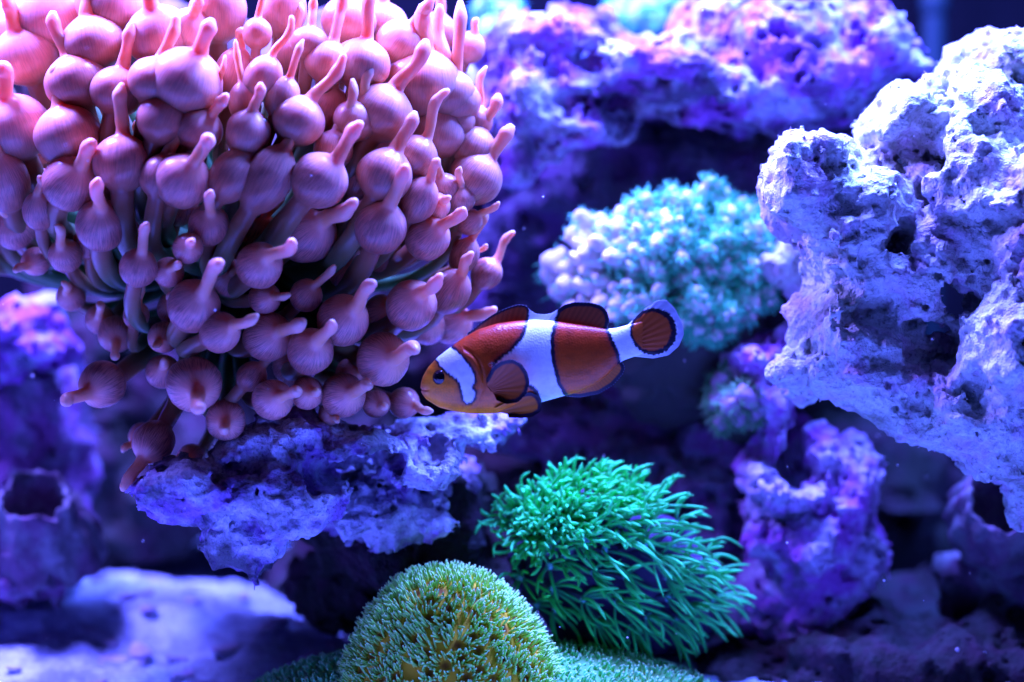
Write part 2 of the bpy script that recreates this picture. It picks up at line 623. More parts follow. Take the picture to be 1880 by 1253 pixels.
def barnacle(label, c, axis, ro, rb, hgt, sx, seed):
    """cup of fused ridged plates: outer wall, rim, inner wall"""
    ax = np.array(axis, float); ax /= np.linalg.norm(ax)
    u = np.cross([0, 1.0, 0.2], ax); u /= np.linalg.norm(u); v = np.cross(ax, u)
    prof = [(rb * 1.05, -hgt), (rb, -hgt * 0.8), (rb * 0.92, -hgt * 0.55), (ro * 1.38, -hgt * 0.28), (ro * 1.22, -hgt * 0.1), (ro * 1.14, -0.02), (ro * 1.06, 0.03), (ro, -0.03), (ro * 0.98, -0.2), (ro * 1.05, -hgt * 0.35), (ro * 0.95, -hgt * 0.75), (0.02, -hgt * 0.85)]
    pr = np.array(prof)
    t = np.linspace(0, len(pr) - 1, 60)
    R = np.interp(t, np.arange(len(pr)), pr[:, 0]); H = np.interp(t, np.arange(len(pr)), pr[:, 1])
    m = 110
    a = np.linspace(0, 2 * np.pi, m, endpoint=False)
    rid = 1 + 0.045 * np.cos(a * 11 + 2 * np.sin(a * 2)) + 0.05 * np.sin(a * 3 + seed)
    hh = 0.10 * np.sin(a * 5 + seed) + 0.07 * np.sin(a * 9)
    wt = np.clip(1 + H / hgt * 1.2, 0, 1)
    V = c + (u * sx)[None, None] * (R[:, None] * rid * np.cos(a))[..., None] + v[None, None] * (R[:, None] * rid * np.sin(a))[..., None] + ax[None, None] * (H[:, None] + wt[:, None] * hh)[..., None]
    V = V.reshape(-1, 3)
    V = V + 0.09 * np.stack([fbm(V.astype(np.float32), 1.6, 3, seed + 5 * k) for k in range(3)], 1)
    base = np.array([V[:, 0].mean(), V[:, 1].mean(), V[:, 2].min()])
    o = obj('barnacle', mesh_np('barnacle', V - base, grid_faces(60, m)), M['shell'], loc=base)
    return tag(o, label, 'barnacle')


def build_rocks():
    rock('reef_wall', M['shade_toned_rock'], 'reef wall coloured dark for shade behind the fish and under the upper ledge', [
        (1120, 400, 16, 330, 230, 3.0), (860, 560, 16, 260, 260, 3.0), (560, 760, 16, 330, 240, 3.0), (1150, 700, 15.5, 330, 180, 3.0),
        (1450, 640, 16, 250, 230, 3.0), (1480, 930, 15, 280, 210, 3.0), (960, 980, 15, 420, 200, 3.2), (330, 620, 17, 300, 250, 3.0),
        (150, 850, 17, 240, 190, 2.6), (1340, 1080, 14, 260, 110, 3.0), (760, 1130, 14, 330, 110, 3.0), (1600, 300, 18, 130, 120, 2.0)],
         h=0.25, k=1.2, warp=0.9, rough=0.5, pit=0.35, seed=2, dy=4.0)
    rock('live_rock', M['violet_rock'], 'wide porous violet and white ledge rock above the bushy coral', [
        (960, 85, 9.3, 66, 66, 2.4), (1045, 62, 9.5, 88, 56, 2.4), (1110, 130, 9, 120, 60, 2.6), (965, 180, 8.6, 62, 76, 2.2), (1045, 215, 8.6, 80, 42, 1.9),
        (955, 285, 8.7, 44, 44, 1.5), (905, 130, 9.5, 40, 30, 1.2), (1205, 135, 9, 130, 52, 2.6), (1335, 150, 9, 130, 42, 2.6), (1430, 75, 9.6, 150, 95, 3.0),
        (1560, 95, 9.6, 105, 84, 2.6), (1640, 138, 9.6, 52, 34, 1.4), (1645, 70, 9.8, 26, 40, 1.0), (1500, 160, 9, 110, 36, 2.0), (1300, 60, 10.5, 60, 70, 2.0), (1120, 165, 15, 270, 50, 4.5), (1430, 140, 15, 230, 60, 4.5), (900, 240, 15.5, 160, 60, 3.5), (1010, 250, 9.2, 70, 44, 1.8), (1100, 225, 9.6, 70, 36, 1.8), (1450, 195, 9.8, 150, 30, 2.0), (1240, 195, 10, 120, 30, 2.0)],  # hidden rear lumps added to keep lamp light off the wall behind
         [(1090, 105, 6.6, 44, 30, 1.6), (975, 72, 6.9, 38, 14, 1.1), (1275, 85, 7.6, 22, 34, 1.4), (1395, 135, 6.6, 18, 20, 1.0), (1590, 45, 7.4, 18, 26, 1.2),
          (1190, 80, 6.6, 60, 22, 1.2), (1085, 185, 6.6, 16, 16, 0.9), (1480, 130, 6.9, 30, 12, 0.7)],
         h=0.105, k=0.35, warp=0.42, rough=0.3, pit=0.38, pit_prob=0.9, fine=0.05, seed=5, dy=0.7)
    rock('live_rock', M['wall_rock'], 'rock face coloured navy for shade hanging below the violet ledge', [
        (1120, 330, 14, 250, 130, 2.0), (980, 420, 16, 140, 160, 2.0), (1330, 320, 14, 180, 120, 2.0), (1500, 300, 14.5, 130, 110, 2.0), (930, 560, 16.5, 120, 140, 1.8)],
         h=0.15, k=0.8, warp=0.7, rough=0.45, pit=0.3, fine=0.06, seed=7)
    rock('live_rock', M['pale_rock'], 'big pale bleached rock with hollows and a hooked lower lip', [
        (1478, 330, 2.2, 82, 82, 2.0), (1560, 410, 2.6, 120, 130, 2.4), (1500, 275, 2.5, 70, 40, 1.6), (1655, 232, 3.6, 76, 62, 2.2), (1780, 235, 3.4, 110, 96, 2.5),
        (1880, 130, 5.0, 130, 56, 2.5), (1790, 160, 4.8, 70, 30, 1.6), (1800, 360, 2.5, 140, 130, 2.8), (1890, 420, 1.6, 110, 190, 2.8), (1650, 490, 2.6, 150, 110, 2.3),
        (1560, 590, 2.6, 100, 100, 2.0), (1490, 670, 2.6, 64, 56, 1.7), (1610, 675, 2.5, 120, 78, 2.1), (1730, 735, 2.1, 110, 90, 2.3), (1835, 795, 1.8, 100, 90, 2.2),
        (1865, 620, 1.2, 110, 190, 2.5), (1910, 880, 2.0, 60, 90, 1.8), (1990, 1050, 4.0, 80, 240, 2.6), (1960, 760, 3, 80, 160, 2.4)],
         [(1668, 455, 0.3, 42, 46, 2.0), (1694, 300, 1.4, 46, 30, 1.1), (1702, 292, 2.2, 15, 14, 2.4), (1612, 590, 0.5, 62, 42, 1.3), (1752, 545, 1.6, 42, 36, 4.2),
          (1785, 740, -0.3, 52, 62, 1.1), (1810, 405, -0.4, 46, 44, 1.0), (1440, 630, 1.0, 20, 20, 0.8), (1520, 470, 0.4, 40, 28, 0.7), (1690, 640, 0.3, 60, 40, 0.7)],
         h=0.08, k=0.35, warp=0.34, rough=0.28, pit=0.24, pit_prob=0.42, fine=0.055, seed=9)
    rock('live_rock', M['ledge_rock'], 'grey violet pitted ledge rock under the anemone with dark caves', [
        (465, 825, 1.7, 88, 50, 1.7), (545, 812, 2.1, 78, 44, 1.7), (300, 918, 1.1, 62, 28, 1.2), (370, 900, 1.1, 92, 42, 1.5), (430, 905, 1.3, 110, 66, 1.7),
        (525, 900, 1.6, 100, 76, 1.9), (430, 985, 1.6, 66, 56, 1.4), (468, 1032, 1.8, 30, 34, 0.9), (640, 848, 2.6, 116, 48, 1.9), (760, 850, 2.7, 92, 42, 1.8),
        (820, 802, 4.0, 86, 24, 1.9), (890, 772, 5.2, 56, 18, 1.5), (690, 940, 4.4, 150, 56, 1.8), (720, 880, 8, 170, 60, 4.0)],
         [(630, 888, 1.0, 66, 46, 2.6), (702, 862, 1.0, 42, 30, 2.2), (785, 848, 1.2, 36, 26, 2.2), (470, 848, -0.1, 52, 30, 0.9), (560, 960, 0.0, 50, 24, 0.8)],
         h=0.075, k=0.3, warp=0.32, rough=0.24, pit=0.24, pit_prob=0.6, fine=0.06, seed=14, dy=-0.6)
    rock('live_rock', M['shade_toned_rock'], 'rock foot coloured dark for shade holding up the pitted anemone ledge', [
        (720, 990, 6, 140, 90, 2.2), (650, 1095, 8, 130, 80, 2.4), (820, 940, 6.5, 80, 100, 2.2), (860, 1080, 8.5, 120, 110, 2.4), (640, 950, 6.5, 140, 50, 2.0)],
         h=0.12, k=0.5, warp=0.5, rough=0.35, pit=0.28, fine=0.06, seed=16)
    rock('live_rock', M['violet_rock'], 'blurred knobbly rock on the far side of the drooping tentacles', [
        (30, 585, 11, 80, 36, 1.7), (105, 640, 11, 60, 22, 1.4), (150, 668, 11, 32, 16, 1.0), (20, 640, 12, 80, 40, 2.0)],
         [(90, 628, 9.6, 26, 10, 0.8)], h=0.12, k=0.4, warp=0.45, rough=0.3, pit=0.3, fine=0.06, seed=21)
    rock('live_rock', M['dim_rock'], 'dull blue rock darkened for shade between the knobbly rock and the barnacle cup', [  # lower part of the knobbly rock, its shade put into a darker colour
        (20, 730, 13.5, 110, 90, 2.2), (80, 810, 13.5, 90, 80, 1.8), (30, 870, 14, 120, 80, 2.0), (40, 970, 12, 110, 80, 2.2), (50, 1045, 10, 120, 44, 2.2)],
         h=0.14, k=0.5, warp=0.5, rough=0.35, pit=0.25, fine=0.05, seed=23)
    rock('rubble_rock', M['shade_toned_rock'], 'added rubble slope coloured dark for floor shade under the hollow barnacle ring', [  # rubble added over lit sand, dark colour in place of floor shade
        (1650, 1215, 7, 260, 70, 3.2), (1420, 1240, 7, 160, 60, 3), (1820, 1215, 7, 160, 80, 3), (1560, 1190, 9, 160, 60, 2.5), (1640, 1150, 13, 300, 60, 4), (1860, 1150, 12, 200, 60, 4)],
         h=0.16, k=0.6, warp=0.6, rough=0.4, pit=0.3, fine=0.05, seed=24)
    rock('live_rock', M['pink_rock'], 'magenta encrusted rock column with a cup shaped hollow rim', [
        (1385, 645, 7.6, 66, 40, 1.7), (1432, 730, 7.2, 34, 64, 1.3), (1415, 800, 7.0, 28, 44, 1.1), (1378, 855, 6.6, 24, 30, 0.9), (1395, 905, 6.4, 40, 28, 1.0),
        (1445, 925, 6.4, 60, 24, 1.0), (1495, 905, 6.6, 32, 32, 1.0), (1525, 850, 7.0, 26, 70, 1.0), (1560, 900, 7.6, 56, 90, 1.6), (1490, 1010, 7.6, 100, 84, 2.0),
        (1395, 985, 7.0, 30, 60, 1.0), (1570, 1040, 8.2, 66, 66, 1.7), (1450, 1100, 9, 120, 110, 2.4), (1440, 870, 11.4, 90, 110, 1.6)],
         [(1454, 862, 6.2, 36, 44, 2.9), (1425, 955, 5.2, 24, 8, 0.7)], h=0.085, k=0.25, warp=0.34, rough=0.3, pit=0.26, pit_prob=0.75, fine=0.08, seed=27)
    rock('live_rock', M['dim_rock'], 'low dim violet rubble rock below the fish tail', [
        (1040, 800, 11.5, 130, 50, 2.0), (1180, 820, 11.5, 140, 60, 2.0), (1295, 875, 10, 60, 64, 1.6), (1330, 960, 10.5, 70, 60, 1.8), (1180, 900, 12, 200, 80, 2.0), (1250, 760, 12, 80, 60, 1.6), (1180, 690, 11.5, 110, 60, 1.6), (1320, 800, 9.5, 60, 60, 1.5), (1000, 740, 12, 80, 40, 1.6)],
         h=0.12, k=0.5, warp=0.5, rough=0.34, pit=0.3, pit_prob=0.7, fine=0.06, seed=33)
    rock('live_rock', M['pale_rock'], 'small pale wedge rock wedged between bushy coral and bleached rock', [
        (1452, 450, 7.2, 40, 62, 1.2), (1436, 490, 7.2, 48, 36, 1.2), (1480, 540, 7.6, 42, 50, 1.2), (1500, 470, 8, 60, 60, 1.5), (1530, 600, 9, 60, 90, 1.5)],
         h=0.1, k=0.25, warp=0.22, rough=0.2, pit=0.15, fine=0.04, seed=38)
    barnacle('dull violet empty barnacle cup beside the drift of sand', P(62, 912, 8.2), (0.05, -0.62, 0.78), 0.92, 1.75, 2.3, 1.05, 3)
    barnacle('blue lit hollow barnacle ring under the hooked rock lip', P(1838, 915, 5.6), (-0.1, -0.86, 0.45), 1.0, 1.7, 2.4, 0.78, 5)
    rock('rubble_rock', M['shell'], 'smooth dim blue rubble rock below the hollow barnacle ring', [
        (1790, 1050, 9, 70, 44, 1.6), (1850, 1060, 9, 80, 56, 1.8), (1770, 1100, 9.4, 50, 26, 1.2), (1890, 1130, 9.5, 90, 60, 2)], [(1770, 1122, 7.8, 30, 20, 1.0)],
         h=0.12, k=0.5, warp=0.4, rough=0.25, pit=0.0, fine=0.0, seed=47)


M['sand_rock'] = rock_mat('sand_rock', (0.66, 0.72, 0.72), (0.46, 0.36, 0.52), (0.24, 0.24, 0.30), 0.45, 0.35, 8.2)
build_rocks()

# ------------------------------------------------------------------ bubble tip anemone
TENT = [  # bulb px, bulb py, bulb radius px, tip px, tip py, extra depth cm
    (48, 102, 56, 8, 5), (95, 30, 62, 70, -70), (172, 80, 50, 147, -30), (210, 10, 62, 225, -90), (140, 152, 50, 107, 32), (292, 65, 55, 268, -30),
    (216, 168, 42, 242, 48), (225, 300, 52, 228, 162), (28, 235, 60, -5, 125), (125, 250, 55, 92, 128), (285, 150, 46, 318, 30), (342, 150, 58, 388, 40),
    (300, 222, 45, 345, 126), (365, 240, 43, 414, 178), (392, 188, 20, 411, 105), (450, 190, 30, 434, 80), (472, 62, 28, 478, -20), (482, 145, 36, 527, 30),
    (518, 180, 32, 557, 76), (568, 80, 30, 577, 0), (455, 246, 42, 474, 160), (425, 325, 45, 490, 228), (298, 326, 42, 326, 210), (336, 332, 48, 380, 260),
    (384, 414, 38, 390, 356), (490, 330, 48, 563, 206), (586, 332, 53, 662, 236), (548, 222, 47, 619, 103), (612, 275, 34, 638, 154), (604, 115, 40, 632, -15),
    (664, 118, 44, 690, -12), (738, 82, 46, 788, 2), (702, 208, 50, 769, 84), (776, 152, 60, 786, 18), (820, 172, 44, 816, 12), (834, 186, 40, 843, 12),
    (862, 88, 26, 879, 38), (652, 222, 36, 690, 128), (840, 222, 30, 848, 112), (874, 222, 28, 899, 126), (866, 272, 40, 906, 180), (706, 322, 50, 758, 208),
    (804, 244, 46, 826, 140, 0.6), (764, 287, 38, 829, 178), (872, 328, 48, 940, 232), (768, 368, 34, 806, 300), (816, 345, 28, 800, 290, 0.5), (846, 365, 26, 849, 312),
    (800, 380, 26, 828, 360), (698, 418, 51, 740, 314), (785, 438, 43, 846, 384), (862, 408, 26, 910, 372, 0.4), (852, 470, 28, 889, 390, 0.6), (826, 536, 38, 870, 466, 0.4),
    (893, 503, 31, 946, 432, 0.8), (858, 474, 20, 886, 452, 1.5), (755, 561, 51, 807, 500, -0.3), (828, 594, 38, 902, 566, 1.6), (185, 414, 51, 187, 330), (130, 337, 49, 171, 266),
    (72, 388, 30, 66, 330, 0.6), (8, 335, 45, -12, 250), (345, 456, 29, 358, 440), (254, 492, 36, 271, 420), (310, 500, 30, 322, 483, 0.4), (562, 428, 58, 648, 366, 1.2),
    (476, 488, 46, 522, 440), (356, 562, 51, 402, 496), (404, 611, 38, 468, 578, -0.3), (462, 692, 28, 552, 590, 0.3), (570, 646, 45, 602, 592, -0.4), (630, 588, 47, 686, 528, 0.1),
    (703, 660, 52, 756, 656, -0.3), (356, 706, 54, 372, 742, -0.3), (414, 772, 37, 413, 784, -0.3), (500, 734, 39, 534, 724, -0.4), (564, 722, 32, 582, 716), (630, 726, 41, 672, 716, -0.2),
    (690, 742, 26, 710, 750, 0.4), (742, 740, 30, 794, 752, 0.5), (606, 760, 24, 618, 776, 0.3), (188, 706, 43, 128, 742, 0.8), (282, 812, 42, 232, 894, -0.2), (212, 614, 34, 214, 654, 2.2),
    (486, 548, 30, 532, 540, 0.8), (562, 542, 32, 606, 494, 0.9), (492, 620, 46, 554, 590, 0.9), (640, 500, 36, 660, 470, 1.8), (300, 620, 30, 280, 640, 2.0), (250, 580, 26, 262, 520, 1.8),
    (120, 470, 34, 100, 420, 1.6), (30, 420, 40, 10, 370, 1.8), (66, 480, 28, 30, 500, 1.8), (130, 545, 28, 110, 520, 2.6), (260, 800, 24, 228, 832, 1.6), (350, 840, 26, 330, 850, 0.9),
    (660, 330, 34, 690, 250, 1.0), (430, 140, 36, 448, 60, 0.8), (540, 100, 34, 545, 10, 1.0), (700, 50, 44, 705, -60, 0.8), (640, 40, 46, 660, -70, 0.9), (520, 20, 44, 530, -80, 1.0),
    (400, 20, 52, 400, -80, 0.5), (350, 55, 40, 362, 5, 0.4), (800, 60, 36, 822, -40, 0.9), (-30, 60, 60, -50, -40), (-40, 300, 55, -60, 210), (-105, 150, 56, -135, 40), (-110, 20, 58, -135, -90), (-115, 270, 54, -150, 180), (-80, 390, 44, -120, 320, 0.6), (-60, 470, 36, -100, 450, 1.2), (600, 200, 40, 622, 120, 1.0),
]
ANEM_C = np.array([P(430, 400, 6.5)[0], 6.5, P(430, 400, 6.5)[2]])


def dome_y(px, py):
    r = math.hypot(px - 430, (py - 420) * 1.0) * 27.0 / 1880.0
    return 6.2 - 0.85 * math.sqrt(max(8.2 ** 2 - r * r, 4.0))


def tentacle_mesh(Bc, r, Tp, root, rs, oblate, el=1.0):
    w = Tp - Bc
    L = np.linalg.norm(w); w = w / L
    # stalk: root -> back of the bulb, then straight through the bulb, then a slightly bent tip
    back = Bc - w * r * 1.05 * el
    ctrl = back - w * max(1.2, 0.45 * np.linalg.norm(back - root))
    t = np.linspace(0, 1, 15)[:, None]
    stalk = (1 - t) ** 2 * root + 2 * t * (1 - t) * ctrl + t * t * back
    side = np.cross(w, rs.normal(size=3)); side /= np.linalg.norm(side)
    bend = rs.uniform(0.06, 0.22) * (L - r)
    s1 = np.linspace(-1.05, 1.05, 19)[1:-1]
    body = Bc + w * (s1 * r * el)[:, None]
    r0 = 1.05 * r * el
    L = max(L, r0 + 0.9 * r)
    s2 = np.linspace(r0, L, 16)
    u = (s2 - r0) / (L - r0)
    tip = Bc + w * s2[:, None] + side * (bend * np.sin(u * np.pi * 0.75) ** 2)[:, None]
    C = np.concatenate([stalk, body, tip])
    ns, nb, nt = len(stalk), len(body), len(tip)
    sg = np.concatenate([np.full(ns, -1.05), s1, np.full(nt, 1.05)])
    sph = np.sqrt(np.clip(1 - (sg / 1.06) ** 2, 0, 1)) * r * oblate
    sv = np.concatenate([np.linspace(0.50, 0.42, ns), np.full(nb, 0.34), 0.265 + 0.0 * u]) * r
    sv[ns:ns + nb] = np.interp(s1, [-1, 1], [0.42, 0.27]) * r
    tipmul = np.ones(nt)
    knob = rs.uniform(0.62, 0.8)
    tipmul *= 1 - 0.10 * u + 0.16 * np.exp(-((u - knob) / 0.12) ** 2) - 0.10 * np.exp(-((u - knob - 0.17) / 0.06) ** 2)
    sv[ns + nb:] *= tipmul
    R = smax(sph, sv, 0.07 * r)
    # flare at the neck and a rounded end
    R[ns + nb:] += 0.05 * r * np.exp(-u / 0.08)
    R[-3:] *= [0.93, 0.78, 0.40]
    m = 22
    V, F = tube(C, R, m)
    al = np.concatenate([np.linspace(0, 0.36, ns), np.interp(s1, [-1.05, 1.05], [0.36, 0.66]), np.linspace(0.66, 1.0, nt)])
    ang = np.linspace(0, 2 * np.pi, m, endpoint=False) + rs.uniform(0, 6.28)
    off = rs.uniform(0, 40)
    rad = np.stack([np.cos(ang)[None] + 0 * al[:, None] + off, np.sin(ang)[None] + 0 * al[:, None], al[:, None] + 0 * ang[None]], -1).reshape(-1, 3)
    alv = al.repeat(m)
    # gentle lumpiness
    n = fbm(V.astype(np.float32), 2.2, 2, int(off * 7)) * 0.035 * r
    cen = C.repeat(m, 0)
    dv = V - cen
    V = V + dv / (np.linalg.norm(dv, axis=1)[:, None] + 1e-6) * n[:, None]
    # end cap
    V = np.concatenate([V, [C[-1] + (C[-1] - C[-2]) * 0.15]])
    cap = len(V) - 1
    last = (len(C) - 1) * m
    tri = np.array([[last + j, last + (j + 1) % m, cap, cap] for j in range(m)])
    alv = np.append(alv, 1.0); rad = np.concatenate([rad, [[off, 0, 1.0]]])
    return V, F, tri, alv, rad


def mesh_mixed(name, V, F4, F3, smooth=True):
    me = bpy.data.meshes.new(name)
    faces = [tuple(f) for f in F4.tolist()] + [tuple(f[:3]) for f in F3.tolist()]
    me.from_pydata((np.asarray(V) * CM).tolist(), [], faces)
    me.polygons.foreach_set('use_smooth', np.full(len(faces), smooth))
    return me


def build_anemone():
    rs = np.random.default_rng(5)
    base = P(480, 830, 7.5)
    root_o = thing('sea_anemone', base, 'large pink bubble tip anemone with swollen tentacles draped over the ledge', 'anemone')
    V, Q = rock_mesh([(430, 460, 8.2, 200, 190, 2.6), (300, 350, 8.6, 240, 200, 2.4), (560, 330, 8.6, 220, 200, 2.4), (480, 640, 8, 150, 130, 2.0), (480, 780, 7.6, 90, 80, 1.8), (250, 120, 9, 260, 130, 2.0), (650, 140, 9, 180, 120, 2.0)],
                     h=0.16, k=1.0, warp=0.4, rough=0.2, pit=0, seed=77)
    obj('body', mesh_np('anemone_body', V - base, Q), M['anemone_body'], root_o)
    items = list(TENT)
    # deeper tentacles seen in the gaps
    tries = 0
    placed = [(t[0], t[1]) for t in items]
    extra = 0
    while extra < 26 and tries < 4000:
        tries += 1
        px, py = rs.uniform(-40, 880), rs.uniform(-40, 720)
        if math.hypot((px - 400) / 520, (py - 300) / 460) > 1: continue
        if py < 260: continue
        if py > 420 + (px - 60) * 0.9 + 100 and px < 300: continue
        if min(math.hypot(px - a, py - b) for a, b in placed) < 34: continue
        r = rs.uniform(28, 42)
        lean = np.interp(px, [0, 450, 880], [-0.15, 0.35, 0.6]) + rs.normal() * 0.2
        L = r * rs.uniform(1.9, 2.5)
        up = 1.0 if py < 480 else 0.3
        items.append((px, py, r, px + L * math.sin(lean), py - L * math.cos(lean) * up, rs.uniform(1.9, 2.9)))
        placed.append((px, py)); extra += 1
    cbase = P(430, 430, 8.5)
    for it in items:
        px, py, r, tx, ty = it[:5]
        y = dome_y(px, py) + (it[5] if len(it) > 5 else 0.0) + rs.normal() * 0.12
        Bc = P(px, py, y)
        s = S(y)
        rr = r * s
        l2 = math.hypot(tx - px, ty - py)
        Lt = float(np.interp(py, [250, 480], [2.3, 2.65])) * r
        dy = -math.sqrt(max(Lt * Lt - l2 * l2, 0.0)) * s
        dy *= float(np.interp(py, [200, 400], [0.55, 1.0]))
        Tp = P(tx, ty, y + dy)
        root = cbase + (Bc - cbase) * rs.uniform(0.22, 0.34) + rs.normal(size=3) * 0.35
        root[1] = max(root[1], y + 2.2)
        # stalks hang a little: their roots sit lower than the bulbs
        root[2] -= rs.uniform(0.3, 1.2)
        up = abs(Tp[2] - Bc[2]) / (np.linalg.norm(Tp - Bc) + 1e-6)
        el = 1.0 if rs.uniform() < 0.85 else rs.uniform(1.1, 1.35)
        if 395 < px < 545 and py < 360: el = rs.uniform(1.2, 1.6); rr *= 0.88
        rr *= rs.uniform(0.92, 1.02)
        Tp = Bc + (Tp - Bc) * rs.uniform(1.02, 1.12)
        V, F4, F3, al, rad = tentacle_mesh(Bc, rr, Tp, root, rs, el=el, oblate= 1.0 + 0.20 * up * float(np.clip((430 - py) / 250, 0, 1)))
        me = mesh_mixed('tentacle', V - base, F4, F3)
        fattr(me, 'along', al); fattr(me, 'marking_shade', np.full(len(al), float(np.interp(py, [230, 430], [0.3, 0.95]) * rs.uniform(0.8, 1.05)))); vattr(me, 'rad', rad)  # stronger on low bulbs: real stripes and painted shade
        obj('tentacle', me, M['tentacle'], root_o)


build_anemone()


# ------------------------------------------------------------------ clownfish
def poly_sd(P2, poly):
    """signed distance (negative inside) of points to a polygon, in px"""
    poly = np.array(poly, float)
    n = len(poly)
    d = np.full(len(P2), 1e9)
    inside = np.zeros(len(P2), bool)
    for i in range(n):
        a, b = poly[i], poly[(i + 1) % n]
        e = b - a; w = P2 - a
        t = np.clip((w @ e) / (e @ e + 1e-9), 0, 1)
        d = np.minimum(d, np.linalg.norm(w - t[:, None] * e, axis=1))
        c = (a[1] > P2[:, 1]) != (b[1] > P2[:, 1])
        with np.errstate(divide='ignore', invalid='ignore'):
            xx = a[0] + (P2[:, 1] - a[1]) * e[0] / (e[1] if e[1] else 1e-9)
        inside ^= c & (P2[:, 0] < xx)
    return np.where(inside, -d, d)


BAND1 = [(820, 628), (829, 637), (845, 649), (861, 666), (870, 684), (871, 697), (867, 708), (872, 716), (871, 726), (866, 734), (859, 736), (852, 731), (849, 718), (846, 701), (839, 692), (823, 682), (809, 669), (800, 655)]
BAND2 = [(971, 545), (972, 575), (970, 592), (964, 609), (954, 626), (938, 644), (921, 655), (911, 664), (912, 690), (940, 705), (960, 700), (975, 702), (987, 714), (994, 732), (996, 760), (1040, 760), (1036, 725), (1024, 704), (1017, 681), (1011, 649), (1010, 618), (1014, 597), (1023, 577), (1028, 545)]
BAND3 = [(1112, 560), (1115, 600), (1125, 623), (1135, 643), (1140, 664), (1142, 700), (1300, 700), (1300, 520)]


def fish_colour(pp):
    """pigment at side view position (photo px)"""
    p3 = np.concatenate([pp, np.zeros((len(pp), 1))], 1).astype(np.float32)
    n = fbm(p3, 0.30, 3, 4, 0.6) * 1.4 + 0.8 * vnoise(p3 * 0.05, 6)
    mott = fbm(p3 * np.array([0.6, 1.0, 1.0], np.float32), 0.11, 4, 8, 0.65)[:, None]
    d = np.minimum(np.minimum(poly_sd(pp, BAND1), poly_sd(pp, BAND2)), poly_sd(pp, BAND3)) + n * 0.8
    dc = np.hypot(pp[:, 0] - 1200, (pp[:, 1] - 609) * 1.0)
    disc = dc - 43 + n
    inner = np.hypot(pp[:, 0] - 1197, pp[:, 1] - 609) - 35 + n
    t = np.clip((pp[:, 1] - 600) / 160, 0, 1)[:, None] ** 1.5
    back, belly = np.array([0.42, 0.032, 0.004]), np.array([0.80, 0.19, 0.004])
    col = back * (1 - t) + belly * t
    face = np.clip((880 - pp[:, 0]) / 90, 0, 1)[:, None] * np.clip((pp[:, 1] - 640) / 50, 0, 1)[:, None]
    col = col * (1 - face) + np.array([1.0, 0.30, 0.015]) * face
    sc = np.abs(np.sin(pp[:, 0] * 0.62 + np.sin(pp[:, 1] * 0.62) * 0.9)) * np.abs(np.cos(pp[:, 1] * 0.62))
    col = col * np.clip(1 + 0.16 * mott + 0.16 * (sc[:, None] - 0.4), 0.4, 1.5)
    nape = np.clip(1 - np.abs(d) / 16, 0, 1)[:, None] * 0.4
    col = col * (1 - nape) + np.array([0.06, 0.02, 0.05]) * nape
    black = np.array([0.008, 0.007, 0.016]); white = np.array([0.84, 0.90, 0.84]) * np.clip(1 + 0.10 * mott, 0.7, 1.15)
    def sm(x, a, b): return np.clip((x - a) / (b - a), 0, 1)[:, None]
    thick = np.where(pp[:, 0] > 880, 6.8, 4.4)
    k = sm(thick - d, -1.2, 1.2); col = col * (1 - k) + black * k
    k = sm(-d, -0.8, 0.8); col = col * (1 - k) + white * k
    k = sm(-disc, -1, 1); col = col * (1 - k) + black * k
    k = sm(-inner, -1, 1); col = col * (1 - k) + np.array([0.50, 0.08, 0.01]) * k
    return col


